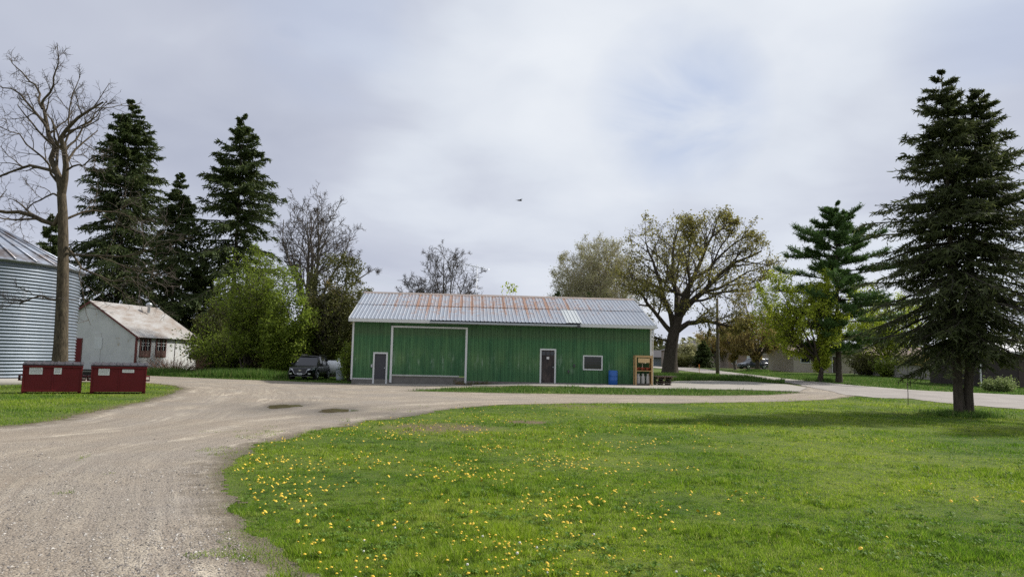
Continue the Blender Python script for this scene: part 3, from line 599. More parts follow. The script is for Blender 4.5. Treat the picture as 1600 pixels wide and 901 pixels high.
    s=NT('bin_corrugated'); v=s.co(); X=s.sep(v); c=s.mix(s.noise(v,1.2,5,.6),(.13,.16,.20),(.23,.27,.32)); c=s.mix(s.ramp(s.noise(s.comb(s.math('MULTIPLY',X[0],3.0),s.math('MULTIPLY',X[1],3.0),s.math('MULTIPLY',X[2],.3)),1,5),[(.5,0.0),(.7,.35)]),c,(.32,.33,.36)); M['binsteel']=s.bsdf(c,.5,.35,None,.5)
    s=NT('bin_roof'); v=s.co(); c=s.mix(s.ramp(s.noise(v,.9,5,.7),[(.45,0.0),(.62,.85)]),(.36,.40,.47),(.13,.095,.075)); M['binroof']=s.bsdf(c,.45,.6)
    s=NT('peeling_white_paint'); v=s.co(); c=s.mix(s.ramp(s.noise(v,.8,6,.7),[(.4,0.0),(.65,.6)]),(.58,.58,.58),(.44,.445,.45)); c=s.mix(s.ramp(s.noise(v,1.7,6,.75),[(.60,0.0),(.66,.8)]),c,(.36,.29,.20)); c=s.mix(s.ramp(s.noise(v,5,4,.7),[(.66,0.0),(.72,.7)]),c,(.72,.71,.68)); M['peeling']=s.bsdf(c,.85,0,s.bump(s.noise(v,8,4),.2,.01),.2)
    M['white']=m_plain('white_trim',(.66,.67,.66),.5,0,.14); M['clean_white']=m_plain('white_tank_paint',(.80,.81,.82),.35,0,.06)
    M['darkred']=m_plain('dark_red_paint',(.125,.009,.011),.5,0,.3,3,0,.0,.25); M['redtrim']=m_plain('oxblood_trim',(.12,.025,.022),.7,0,.35)
    M['black_plastic']=m_plain('black_plastic_lid',(.045,.04,.045),.45,0,.3,3); M['sticker']=m_plain('sticker_white',(.72,.72,.70),.5,0,.05); M['ink']=m_plain('faded_ink',(.25,.25,.26),.8,0,.1)
    M['galv']=m_plain('galvanised_steel',(.42,.44,.46),.4,.6,.2,4); M['charcoal']=m_plain('charcoal_door_paint',(.045,.045,.055),.5,0,.2); M['concrete_wall']=m_plain('concrete_wall',(.17,.16,.145),.95,0,.35,3,.3)
    s=NT('weathered_door'); v=s.co(scale=(1,1,.25)); c=s.mix(s.ramp(s.noise(v,5,5,.75),[(.45,0.0),(.65,1.0)]),(.035,.028,.028),(.10,.075,.065)); M['olddoor']=s.bsdf(c,.8)
    M['glass']=NT('dark_glass').bsdf((.012,.014,.018),.08,0,None,.8); M['slat']=m_plain('dark_brown_boards',(.06,.045,.035),.8,0,.3)
    M['blue']=m_plain('blue_plastic',(.022,.115,.40),.4,0,.12); M['newwood']=m_plain('yellow_pine_lumber',(.50,.33,.15),.75,0,.2,8); M['oldwood']=m_plain('grey_weathered_wood',(.13,.105,.085),.9,0,.4,8); M['polewood']=m_plain('pole_wood',(.14,.115,.09),.9,0,.3,5)
    M['milkcan']=m_plain('dull_milk_can',(.42,.41,.39),.5,.3,.25); M['redthing']=m_plain('faded_red_clay',(.36,.085,.05),.7,0,.3,14)
    M['carblack']=m_plain('black_car_paint',(.004,.005,.006),.3,0,.1,2,0,.2,.35); M['carwhite']=m_plain('white_car_paint',(.72,.73,.75),.25,0,.03,2,0,.6); M['carblue']=m_plain('dark_blue_car_paint',(.02,.028,.05),.2,0,.1,2,0,.8)
    M['tyre']=m_plain('tyre_rubber',(.02,.02,.02),.85,0,.2); M['chrome']=NT('chrome').bsdf((.7,.7,.72),.15,1.0); M['lamp']=NT('headlamp_glass').bsdf((.62,.65,.68),.08,.3,None,.8); M['greyplastic']=m_plain('grey_trim',(.06,.06,.065),.6,0,.1); M['seatfabric']=m_plain('tank_grey',(.42,.46,.50),.6,0,.15)
    M['plate']=m_plain('plate_white',(.7,.72,.74),.4,0,.03); M['orange']=NT('marker_orange').bsdf((.65,.20,.04),.6); M['red_lens']=NT('tail_lamp_red').bsdf((.3,.01,.01),.15)
    s=NT('brick_house_wall'); v=s.co(); b=s.n('TexBrick'); s.put(b.inputs['Vector'],s.co(rot=(R(90),0,0))); b.inputs['Scale'].default_value=5; b.inputs['Color1'].default_value=(.30,.20,.155,1); b.inputs['Color2'].default_value=(.24,.155,.12,1); b.inputs['Mortar'].default_value=(.34,.30,.26,1); M['brick']=s.bsdf(b.outputs[0],.9)
    M['shingle']=m_plain('dark_shingles',(.05,.048,.052),.9,0,.3,10); M['brownroof']=m_plain('brown_shingles',(.17,.12,.10),.9,0,.3,10); M['beige']=m_plain('beige_siding',(.42,.37,.31),.8,0,.12,3); M['garage_door']=m_plain('taupe_garage_door',(.30,.245,.215),.7,0,.1,3)
    M['cedar']=m_plain('orange_cedar_fence',(.50,.26,.11),.8,0,.25,6); M['greyfence']=m_plain('grey_fence_boards',(.30,.28,.26),.9,0,.3,6); M['darkwall']=m_plain('dark_brown_siding',(.035,.026,.024),.8,0,.3,5)
    M['paleroof']=m_plain('pale_grey_roof',(.5,.5,.5),.6,0,.3,2); M['birdblack']=NT('bird_feathers').bsdf((.02,.02,.02),.8)
make_built_mats()

# ------------------------------------------------------------------ the green shed
A=G(549,599.2); A.z=0; Bp=ray(1016.5,602.2); Bp=Vector((Bp.x,Bp.y,0)).normalized()*47.8
ang=math.atan2(Bp.y-A.y,Bp.x-A.x); 
uax=Vector((math.cos(ang),math.sin(ang),0)); vax=Vector((-math.sin(ang),math.cos(ang),0)); LEN=(Bp-A).dot(uax)
print('shed',A,Bp,math.degrees(ang),LEN)
def fac(px,py,off=0.0):
    d=ray(px,py); o=A+vax*off; t=((o-CAM).dot(vax))/d.dot(vax); p=CAM+d*t; return (p-A).dot(uax),p.z
def ribbed(mb,p0,du,L,dv,Hh,nv,pitch=.24,rib=.028,flat=.6,mi=0,phase=0.0):
    """ribbed steel sheet: p0 corner, du along, dv up, nv outward"""
    prof=[]; x=-phase
    while x<L:
        for t,h in ((0,0),(pitch*flat,0),(pitch*(flat+.12),rib),(pitch*.88,rib)):
            q=x+t
            if 0<=q<=L: prof.append((q,h))
        x+=pitch
    if not prof or prof[0][0]>0: prof.insert(0,(0,0))
    if prof[-1][0]<L: prof.append((L,prof[-1][1]))
    a=[p0+du*x+nv*h for x,h in prof]; b=[q+dv*Hh for q in a]; n=len(a)
    mb.add(a+b,[(i,i+1,n+i+1,n+i) for i in range(n-1)],mi)
X_,Y_,Z_=Vector((1,0,0)),Vector((0,1,0)),Vector((0,0,1))
shed=empty('steel_shed',A,ang,'long green ribbed steel shed with rusting grey roof beyond the gravel','shed')
EAVE=fac(780,507)[1]+.06; D_=12.0; 
dl=[fac(583.5,550)[0],fac(606.3,550)[0],fac(595,550)[1]]       # charcoal door
bd=[fac(611.5,515)[0],fac(731,515)[0],fac(670,510)[1]]          # big sliding door
dr=[fac(843.8,545)[0],fac(869,545)[0],fac(856,544.5)[1]]        # weathered door
wi=[fac(910.8,566)[0],fac(941.4,566)[0],fac(926,578)[1],fac(926,555)[1]]
print('doors',dl,bd,dr,wi,'eave',EAVE)
FH=.32
wb=lambda u: FH
m=MB(); cuts=[(0,dl[0],None),(dl[0],dl[1],(None,dl[2])),(dl[1],bd[0],None),(bd[0],bd[1],(None,bd[2])),(bd[1],dr[0],None),(dr[0],dr[1],(None,dr[2])),(dr[1],wi[0],None),(wi[0],wi[1],(wi[2],wi[3])),(wi[1],LEN,None)]
for u0,u1,h in cuts:
    zb=wb((u0+u1)/2)
    ph=u0%.24
    if h is None: ribbed(m,Vector((u0,0,zb)),X_,u1-u0,Z_,EAVE-zb,-Y_,phase=ph)
    else:
        ribbed(m,Vector((u0,0,h[1])),X_,u1-u0,Z_,EAVE-h[1],-Y_,phase=ph)
        if h[0] is not None: ribbed(m,Vector((u0,0,zb)),X_,u1-u0,Z_,h[0]-zb,-Y_,phase=ph)
RID=P(700,461.5,52.2).z; 
RID=6.1
ribbed(m,Vector((0,D_,FH)),X_,LEN,Z_,EAVE-FH,Y_)
ribbed(m,Vector((0,0,FH)),Y_,D_,Z_,EAVE-FH,-X_); ribbed(m,Vector((LEN,0,FH)),Y_,D_,Z_,EAVE-FH,X_)
for u,s_ in ((0,-1),(LEN,1)): m.add([(u,0,EAVE),(u,D_,EAVE),(u,D_/2,RID-.05)],[(0,1,2)])
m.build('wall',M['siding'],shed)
m=MB(); m.box(-.0,bd[0]+.0,-.04,.1,-.1,FH); m.box(bd[0]+.05,bd[1]-.02,.03,.15,-.1,FH+.22); m.box(bd[1],LEN,-.02,.1,-.1,FH); m.box(-.03,.1,.1,D_,-.1,FH); m.box(LEN-.1,LEN+.03,.1,D_,-.1,FH); m.build('foundation',M['concrete_wall'],shed)
# roof: two ribbed slopes with a lap half way, in an object space whose y runs up the slope
ov=.45; half=D_/2+ov; rise=RID-EAVE; sl=math.atan2(rise,half-ov*0.2); SL=half/math.cos(sl); pitchz=EAVE+.10
for side in (0,1):
    m=MB(); Lr=LEN+.5
    ribbed(m,Vector((0,0,0)),X_,Lr,Y_,SL*.52,Z_,pitch=.235,rib=.03); ribbed(m,Vector((0,SL*.5,.022)),X_,Lr,Y_,SL*.5,Z_,pitch=.235,rib=.03)
    m.add([(0,0,-.03),(Lr,0,-.03),(Lr,SL,-.03),(0,SL,-.03)],[(0,1,2,3)])
    o=m.build('roof',M['roofsteel'],shed)
    if side==0: o.location=(-.25,-ov,pitchz); o.rotation_euler=(sl,0,0)
    else: o.location=(LEN+.25,D_+ov,pitchz); o.rotation_euler=(sl,0,math.pi)
    if side==0:
        pt=MB(); x0=fac(884,500)[0]+.25; ribbed(pt,Vector((x0,.02,.038)),X_,1.0,Y_,SL*.47,Z_,pitch=.235,rib=.03); pt.build('patch_panel',m_plain('pale_patch_panel',(.42,.45,.46),.5,.1,.15),o)
ridz=pitchz+math.sin(sl)*SL
m=MB(); yc=D_/2; m.prism([(yc-.32,ridz-.085),(yc,ridz+.055),(yc+.32,ridz-.085),(yc+.32,ridz-.065),(yc,ridz+.078),(yc-.32,ridz-.065)],-.27,LEN+.27,'x'); m.build('ridge_cap',m_plain('ridge_cap_steel',(.28,.23,.20),.6,.3,.4,2),shed)
# fascia, gutter, soffit
g0=fac(672,505)[0]; g1=fac(905,505)[0]; m=MB(); zf=EAVE-.10
m.box(-.27,g0,-ov-.03,-ov,zf,pitchz+.0); m.box(g1,LEN+.27,-ov-.03,-ov,zf,pitchz+.0); m.box(-.27,LEN+.27,-ov,.0,zf-.001,zf+.02)
for u in (-.27,LEN+.245):
    for a,b in ((-ov,D_/2),(D_+ov,D_/2)): 
        za,zb=pitchz-.10,ridz-.12; m.add([(u,a,za-.03),(u,b,zb-.03),(u,b,zb+.12),(u,a,za+.12),(u+.025,a,za-.03),(u+.025,b,zb-.03),(u+.025,b,zb+.12),(u+.025,a,za+.12)],[(0,1,2,3),(4,5,6,7),(0,1,5,4),(2,3,7,6),(0,3,7,4)])
m.build('fascia',M['white'],shed)
m=MB(); gz0=zf-.01; m.prism([(-ov-.12,gz0+.12),(-ov-.12,gz0+.03),(-ov-.09,gz0),(-ov-.02,gz0),(-ov-.02,gz0+.14),(-ov-.03,gz0+.14),(-ov-.03,gz0+.02),(-ov-.085,gz0+.02),(-ov-.105,gz0+.04),(-ov-.105,gz0+.12)],g0,g1,'x'); m.build('gutter',M['galv'],shed)
for a_,b_,c_ in ((-.07,.04,FH-.05),(LEN-.05,LEN+.06,.2)): m=MB(); m.box(a_,b_,-.06,.05,c_,EAVE-.02); m.build('corner_trim',M['white'],shed)
m=MB(); m.tube([(LEN+.10,-ov+.05,zf),(LEN+.13,-.05,zf-.55),(LEN+.13,-.05,.2)],.035,8); m.build('downspout',M['white'],shed)
# eave floodlight
u,z=fac(902,510); m=MB(); m.box(u-.10,u+.10,-ov-.14,-ov-.03,z-.10,z+.05); m.box(u-.03,u+.03,-ov-.10,-ov-.05,z+.05,z+.1); m.build('floodlight',M['greyplastic'],shed)
# bottom drip trim
m=MB(); m.box(.06,dl[0]-.02,-.045,-.03,FH-.01,FH+.05); m.build('drip_trim',M['white'],shed)
def door(name,u0,u1,z1,zb,mat,label,knob_right,t=.10):
    d=MB(); d.box(u0+t*.6,u1-t*.6,.03,.07,zb,z1-t*.6); o=d.build(name,mat,shed,bevel=.004); o['label']=label
    f=MB(); f.box(u0-.0,u0+t,-.05,.02,zb-.02,z1); f.box(u1-t,u1,-.05,.02,zb-.02,z1); f.box(u0+t,u1-t,-.05,.02,z1-t,z1); f.build('door_frame',M['white'],o)
    k=MB(); ku=(u1-t-.08) if knob_right else (u0+t+.08); k.tube([(ku,.03,zb+1.0),(ku,-.03,zb+1.0)],.035,8); k.build('door_knob',M['galv'],o)
    return o
d1=door('door',dl[0],dl[1],dl[2],.02,M['charcoal'],'charcoal door with white frame',True)
d2=door('door',dr[0],dr[1],dr[2],.29,M['olddoor'],'weathered dark brown door with white frame',True)
sg=MB(); um=(dr[0]+dr[1])/2; zc=fac(855,559)[1]; sg.box(um-.08,um+.08,.02,.029,zc-.08,zc+.08); sg.build('door_sign',M['sticker'],d2)
lt=MB(); 
for k in range(3): lt.box(um-.38+k*.27,um-.16+k*.27,.02,.0285,zc+.18,zc+.42)
lt.build('door_pane',M['glass'],d2)
# two flaps of peeled paint near the sliding door's foot are surface wear; the sliding door itself:
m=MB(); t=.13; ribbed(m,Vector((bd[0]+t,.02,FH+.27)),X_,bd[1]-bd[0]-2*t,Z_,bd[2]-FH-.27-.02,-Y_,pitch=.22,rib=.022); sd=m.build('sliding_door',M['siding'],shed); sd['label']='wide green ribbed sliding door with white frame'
m=MB(); m.box(bd[0],bd[0]+t,-.07,.04,.12,bd[2]); m.box(bd[1]-t,bd[1],-.07,.04,.06,bd[2]); m.box(bd[0]+t,bd[1]-t,-.06,.04,bd[2]-.10,bd[2]); m.build('door_frame',M['white'],sd)
m=MB(); m.box(bd[0]+t+.02,bd[1]-t-.35,-.03,.03,FH+.23,FH+.31); m.build('bottom_rail',m_plain('chipped_white_rail',(.5,.5,.48),.7,0,.5,8),sd)
# shed window
m=MB(); m.box(wi[0]+.06,wi[1]-.06,.05,.06,wi[2]+.06,wi[3]-.06); wn=m.build('window',M['glass'],shed)
m=MB(); w_=.075; m.box(wi[0],wi[1],-.05,.03,wi[3]-w_,wi[3]); m.box(wi[0],wi[1],-.05,.03,wi[2],wi[2]+w_); m.box(wi[0],wi[0]+w_,-.05,.03,wi[2]+w_,wi[3]-w_); m.box(wi[1]-w_,wi[1],-.05,.03,wi[2]+w_,wi[3]-w_); m.build('window_frame',M['white'],wn)
m=MB(); 
for k in range(4): 
    z=wi[2]+.14+k*.17; m.box(wi[0]+.2,wi[1]-.12,.035,.045,z,z+.03)
m.build('inner_board',M['slat'],wn)
for k,(px,py) in enumerate([(581,571),(888,580),(897,571)]):
    u,z=fac(px,py); m=MB(); m.box(u-.05,u+.05,-.10,-.028,z-.09,z+.09); m.build('switch_box',M['galv'] if k==0 else M['greyplastic'],shed)
# apron and ramp
def loc(u,v,z=0): 
    q=A+uax*u+vax*v; return Vector((q.x,q.y,z))
ap=[tuple(loc(bd[1]+.35,-.02)[:2])]+apron[:-4]+[tuple(Vector(a)) for a in apron[-4:-1]]+[tuple(G(1060,595.4)[:2]),tuple(G(1024,599)[:2]),tuple(loc(LEN+.1,-.02)[:2])]
polar_sheet('concrete_apron',M['concrete'],lambda x,y: sdf(ap,x,y)>0,lambda x,y:.034+.0*x,np.geomspace(38,75,900),np.linspace(R(-6),R(28),500))
slab('concrete_ramp',[tuple(loc(.2,-.03)[:2]),tuple(loc(.6,-1.0)[:2]),tuple(loc(3,-1.3)[:2]),tuple(loc(bd[1]-.3,-1.7)[:2]),tuple(loc(bd[1]+.1,-.9)[:2]),tuple(loc(bd[1]+.1,-.03)[:2])],.03,M['concrete'])
# ------------------------------------------------------------------ things along the shed
SLZ=.285
u,_=fac(955,599); q=loc(u,-.55,SLZ); m=MB(); r=.29; prof=[(0,0),(r*.93,0),(r,.03),(r,.28),(r*1.03,.30),(r,.32),(r,.56),(r*1.03,.58),(r,.60),(r,.83),(r*.96,.87),(r*.97,.89),(r*.90,.89),(r*.88,.86),(0,.86)]
o=m.__class__(); m.lathe(prof,28); b=m.build('plastic_barrel',M['blue'],loc=q); tag(b,'blue plastic barrel standing against the green shed wall','barrel')
# lumber shelf rack
u0=fac(988.5,598)[0]; u1=LEN-.05; w=u1-u0; dp=.62; HT=fac(1002,556)[1]-SLZ
rack=empty('wooden_rack',loc(u0,-.12,SLZ),ang,'tall yellow lumber rack at the right corner of the green shed','rack')
f=MB(); p_=.085
for uu in (0,w-p_):
    for vv in (-dp,-p_): f.box(uu,uu+p_,vv,vv+p_,0,HT)
f.box(0,w,-dp-.02,-dp-.002,HT-.09,HT); f.box(0,w,-.1,-.08,HT-.09,HT); f.box(.0,.02,-dp+.09,-.09,HT-.4,HT-.02); f.build('frame',M['newwood'],rack)
f=MB(); f.box(-.01,w+.01,-dp-.02,0,HT+.002,HT+.03); f.build('roof_board',M['newwood'],rack)
f=MB(); f.box(p_+.08,w-p_-.12,-dp-.04,-dp-.02,HT-.42,HT-.14); f.build('sign_board',m_plain('pale_plywood',(.60,.42,.21),.7,0,.12),rack)
for z in (.10,.92): 
    f=MB(); f.box(.09,w-.09,-dp+.02,-.02,z-.04,z); f.build('shelf',M['oldwood'] if z<.5 else M['newwood'],rack)
f=MB(); f.tube([(w*.35,-.3,HT-.45),(w*.47,-.35,1.35),(w*.45,-.35,.95)],.028,6); f.tube([(w*.68,-.3,HT-.45),(w*.5,-.33,1.4)],.028,6); f.build('brace',m_plain('pale_forked_branch',(.55,.47,.38),.8),rack)
f=MB(); f.box(w-.03,w-.012,-dp+.1,-.1,.1,1.7); f.build('side_board',m_plain('mustard_side_board',(.30,.18,.06),.8),rack)
for k,du_ in enumerate((.24,.52,.82)):
    mm=MB(); r=.125; mm.lathe([(0,0),(r,0),(r*1.02,.02),(r,.36),(r*.98,.42),(r*.62,.52),(r*.58,.56),(r*.72,.60),(r*.7,.63),(0,.64)],18)
    q=A+uax*(u0+du_*w/1.06)+vax*(-.12-.36); c_=mm.build('milk_can',M['milkcan'],loc=(q.x,q.y,SLZ+.102)); hd=MB()
    hd.tube([(r*.6,0,.50),(r*1.1,0,.50),(r*1.05,0,.38)],.012,5); hd.build('handle',M['milkcan'],c_)
    tag(c_,['dull metal can on the lower shelf of the lumber rack, left one','dull metal can on the lower shelf of the lumber rack, between two others','dull metal can on the lower shelf of the lumber rack, nearest the shed corner'][k],'milk can','milk cans on the rack')
for k in range(6):
    mm=MB(); r=.085; mm.lathe([(0,0),(r*.62,0),(r,.15),(r*1.12,.152),(r*1.12,.185),(r*.98,.19),(r*.9,.16),(0,.15)],14)
    q=A+uax*(u0+.16+k*(w-.32)/5)+vax*(-.12-.45+.12*(k%2)); c_=mm.build('clay_pot',M['redthing'],loc=(q.x,q.y,SLZ+.922)); tag(c_,'small red clay pot in the row on the middle shelf of the lumber rack','flower pot','red pots on the rack')
# pallets
pq=loc(LEN+1.0,.9,0.0); SZ=tz(pq.x,pq.y)+.035
def pallet_mesh(seed,L=1.25,W=1.05):
    rr=random.Random(seed); m=MB()
    for k in range(7): m.box(-L/2,L/2,-W/2+k*W/6.6,-W/2+k*W/6.6+.10,.105,.125)
    for k in range(3): m.box(-L/2,L/2,-W/2+k*(W-.1)/2,-W/2+k*(W-.1)/2+.09,0,.018)
    return m
for k in range(4):
    pr_=empty('wooden_pallet',(pq.x+rnd.uniform(-.12,.12),pq.y+rnd.uniform(-.1,.1),SZ+k*.135),ang+rnd.uniform(-.12,.12),['grey wooden pallet at the bottom of the stack beside the shed','weathered pallet second from the bottom of the stack beside the shed','weathered pallet just under the top one beside the shed','brownish pallet on top of the stack beside the shed'][k],'pallet','pallets stacked beside the shed'); pr_.rotation_euler.z+=math.pi/2
    wd=[m_plain('pallet_wood_grey',(.30,.27,.24),.9,0,.3),M['oldwood'],m_plain('pallet_wood_dark',(.07,.06,.05),.9,0,.4),m_plain('pallet_wood_brown',(.19,.13,.10),.9,0,.5,9)][k]
    pallet_mesh(k).build('deck',wd,pr_)
    for yy in (-.48,0,.44):
        s_=MB(); s_.box(-.62,.62,yy,yy+.045,.019,.104); s_.build('stringer',wd,pr_)
dk=MB()
for k in range(5): dk.box(-.7+rnd.uniform(-.1,.1),.75,-.45+k*.19,-.45+k*.19+.15,k%2*.03,.03+k%2*.03)
o=dk.build('scrap_boards',M['oldwood'],loc=(pq.x+.1,pq.y,SZ+4*.135+.002),rz=ang+.1); tag(o,'loose scrap boards lying on the pallet stack','boards')
# ------------------------------------------------------------------ dumpsters
def dumpster(px,py,label,sq,yaw):
    g_=G(px,py+0.6); root=empty('dumpster',(g_.x,g_.y,.0),math.atan2(-g_.x,g_.y)-yaw,label,'dumpster','red dumpsters by the drive'); W=.97; h=1.08; hb=1.16; dpt=1.15
    m=MB(); 
    vs=[(-W,0,.08),(W,0,.08),(W,0,h),(-W,0,h),(-W,dpt,.08),(W,dpt,.08),(W,dpt,hb),(-W,dpt,hb)]
    m.add(vs,[(0,1,2,3),(4,7,6,5),(0,4,5,1),(0,3,7,4),(1,5,6,2)])
    for x in (-W-.0,W-.06): m.box(x,x+.06,-.035,-.002,.08,h-.09)
    m.box(-W-.02,W+.02,-.05,-.002,h-.085,h-.0); m.box(-W+.06,W-.06,-.03,-.002,.08,.15); m.box(-.02,.03,-.02,-.002,.15,h-.085)
    for s_ in (-1,1): m.box(min(s_*W,s_*(W-.12)),max(s_*W,s_*(W-.12)),.1,dpt-.1,0.0,.08)
    m.build('body',M['darkred'],root,bevel=.008)
    for s_ in (-1,1):
        f=MB(); x0=s_*(W+.002); x1=s_*(W+.13); a,b=min(x0,x1),max(x0,x1); f.box(a,b,.05,dpt-.1,.50,.53); f.box(a,b,.05,dpt-.1,.67,.70); f.box(x1 if s_<0 else x1-.012,x1+.012 if s_<0 else x1,.05,dpt-.1,.531,.669); f.box(a,b,-.02,.045,.44,.76) if False else None
        f.build('fork_pocket',M['darkred'],root)
    for s_ in (-1,1):
        l=MB(); x0,x1=(-W-.03,-.01) if s_<0 else (.01,W+.03); rise_=hb-h; 
        l.add([(x0,-.07,h+.008),(x1,-.07,h+.008),(x1,dpt+.03,hb+.012),(x0,dpt+.03,hb+.012),(x0,-.07,h+.045),(x1,-.07,h+.045),(x1,dpt+.03,hb+.05),(x0,dpt+.03,hb+.05)],[(0,3,2,1),(4,5,6,7),(0,1,5,4),(1,2,6,5),(2,3,7,6),(3,0,4,7)])
        for k in range(4): xx=x0+.08+k*(x1-x0-.2)/3; l.add([(xx,-.06,h+.046),(xx+.07,-.06,h+.046),(xx+.07,dpt,hb+.051),(xx,dpt,hb+.051),(xx+.015,-.05,h+.075),(xx+.055,-.05,h+.075),(xx+.055,dpt,hb+.08),(xx+.015,dpt,hb+.08)],[(4,5,6,7),(0,1,5,4),(1,2,6,5),(3,0,4,7)])
        l.build('lid',M['black_plastic'],root)
    def stick(x0,x1,z0,z1,rows):
        st=MB(); st.box(x0,x1,-.026,-.021,z0,z1); so=st.build('sticker',M['sticker'],root); t=MB(); hh=(z1-z0)/(rows+1)
        for r_ in range(rows):
            zz=z1-(r_+.75)*hh; xx=x0+.03
            while xx<x1-.05:
                w2=rnd.uniform(.02,.07); t.box(xx,min(xx+w2,x1-.02),-.0275,-.0262,zz-hh*.25,zz+hh*.25); xx+=w2+.012
        if rows: t.build('print',M['ink'],so)
    if sq: stick(-.76,-.34,.74,1.0,4); stick(.03,.28,.75,1.0,3)
    else: stick(-.72,-.34,.73,.98,4); stick(.10,.52,.84,.96,1)
    return root
dumpster(80,614.5,'dark red steel dumpster at left, with a nearly square small sticker',True,.04)
dumpster(184,614.5,'dark red steel dumpster at right, with a narrow white strip sticker',False,.02)
# ------------------------------------------------------------------ grain bin
bc=Vector((-30.3,42.0,0))
def findbin():
    # right edge tangent at pixel 121, ring radius 5.5
    d=ray(121.5,500); dx=Vector((d.x,d.y)).normalized(); n=Vector((dx.y,-dx.x)); Dd=46.5
    c=dx*Dd-n*5.5; return Vector((c.x,c.y,0))
bc=findbin(); _d=ray(121.5,500); EB=P(121,427,46.5*_d.y/math.hypot(_d.x,_d.y)).z; 
gb=empty('grain_bin',bc,0,'round corrugated steel grain bin at the left edge','grain bin')
g=Geo(); na=160; nz=int((EB-.3)/.16)*8; zz=np.linspace(.3,EB,nz+1); rr_=5.5+.032*np.sin(zz/.16*2*np.pi)
aa=np.arange(na)*2*np.pi/na; V=np.stack([np.cos(aa)[None]*rr_[:,None],np.sin(aa)[None]*rr_[:,None],np.repeat(zz[:,None],na,1)],-1)
idx=np.arange((nz+1)*na).reshape(nz+1,na); nx=np.roll(idx,-1,1); g.quads(V,np.stack([idx[:-1],nx[:-1],nx[1:],idx[1:]],-1)); g.build('wall',M['binsteel'],gb,True)
m=MB(); Rr=5.68; ap_=EB+Rr*math.tan(R(27.5)); nr=36
for k in range(nr):
    a0,a1=2*math.pi*k/nr,2*math.pi*(k+1)/nr
    e0,e1=(Rr*math.cos(a0),Rr*math.sin(a0),EB-.02),(Rr*math.cos(a1),Rr*math.sin(a1),EB-.02); c0,c1=(.5*math.cos(a0),.5*math.sin(a0),ap_-.28),(.5*math.cos(a1),.5*math.sin(a1),ap_-.28)
    m.add([e0,e1,c1,c0],[(0,1,2,3)]); m.tube([Vector(e0)+Vector((0,0,.03)),Vector(c0)+Vector((0,0,.03))],.045,5)
m.lathe([(Rr,EB-.02),(Rr+.0,EB-.09),(5.4,EB-.09)],72); m.build('roof',M['binroof'],gb)
m=MB(); m.lathe([(.6,ap_-.3),(.6,ap_-.1),(.75,ap_-.1),(0,ap_+.15)],20); m.build('roof_cap',M['galv'],gb)
m=MB(); m.lathe([(0,-.1),(5.62,-.1),(5.62,.28),(5.45,.3),(0,.3)],60); m.build('foundation',m_plain('bin_concrete',(.36,.34,.31),.9,0,.2),gb)
# ------------------------------------------------------------------ small white outbuilding
K=P(210.5,575,62.0); K.z=.12; ca=math.atan2(.19,-.98)
hb_=empty('outbuilding',(K.x,K.y,0),0,'small white peeling outbuilding with rusty pale roof and dark red trim','outbuilding')
rd=Vector((.20,.98,0)).normalized(); gd=Vector((-.98,.20,0)).normalized()
WG=9.4; 
_lend=None
def bl(a,b,z): return gd*a+rd*b+Vector((0,0,z))      # a along the gable, b along the ridge
# length from the right eave end at pixel 311
dd=ray(311,526); best=min(((abs(((K+rd*b).x)/((K+rd*b).y)-dd.x/dd.y),b) for b in np.linspace(4,16,241)))[1]; LB=best-.15
ZE=P(210.5,523.5,62.0).z; ZR=P(143,470,62.7).z; print('outb',LB,ZE,ZR)
m=MB(); m.add([bl(0,0,.12),bl(WG,0,.12),bl(WG,0,ZE),bl(WG/2,0,ZR),bl(0,0,ZE),bl(0,LB,.12),bl(WG,LB,.12),bl(WG,LB,ZE),bl(WG/2,LB,ZR),bl(0,LB,ZE)],[(0,1,2,3,4),(5,9,8,7,6),(0,4,9,5),(1,6,7,2)]); m.build('wall',M['peeling'],hb_)
m=MB()
for s_,a0,a1 in ((0,-.35,WG/2),(1,WG+.35,WG/2)):
    za=ZE-.35*(ZR-ZE)/(WG/2)+.04; n_=int(LB/.2)
    for k in range(-1,n_+1):
        b0,b1=k*LB/n_,(k+1)*LB/n_; bm_=(b0+b1)/2
        m.add([bl(a0,b0,za),bl(a0,bm_,za+.03),bl(a0,b1,za),bl(a1,b0,ZR+.04),bl(a1,bm_,ZR+.07),bl(a1,b1,ZR+.04)],[(0,1,4,3),(1,2,5,4)])
m.build('roof',M['oldroof'],hb_)
m=MB()
def bb(mb,a0,a1,b0,b1,z0,z1):
    vs=[bl(a,b,z) for z in (z0,z1) for b in (b0,b1) for a in (a0,a1)]; mb.add(vs,[(0,2,3,1),(4,5,7,6),(0,1,5,4),(2,6,7,3),(0,4,6,2),(1,3,7,5)])
bb(m,-.04,.10,-.05,.10,.12,ZE); bb(m,-.05,-.004,.1,LB,ZE-.16,ZE)
sl2=(ZR-ZE)/(WG/2)
for a0,a1,z0,z1 in ((-.38,WG/2,ZE-.38*sl2,ZR),(WG+.38,WG/2,ZE-.38*sl2,ZR)):
    m.add([bl(a0,-.20,z0-.14),bl(a1,-.20,z1-.14),bl(a1,-.20,z1+.03),bl(a0,-.20,z0+.03),bl(a0,-.15,z0-.14),bl(a1,-.15,z1-.14),bl(a1,-.15,z1+.03),bl(a0,-.15,z0+.03)],[(0,1,2,3),(4,5,6,7),(0,1,5,4),(2,3,7,6),(0,3,7,4)])
m.build('trim',M['redtrim'],hb_)
def gab(px,py):   # gable plane coordinates
    d=ray(px,py); n=rd; t=((K-CAM).dot(n))/d.dot(n); p=CAM+d*t; return (p-K).dot(gd),p.z
def sidec(px,py):
    d=ray(px,py); n=gd; t=((K-CAM).dot(n))/d.dot(n); p=CAM+d*t; return (p-K).dot(rd),p.z
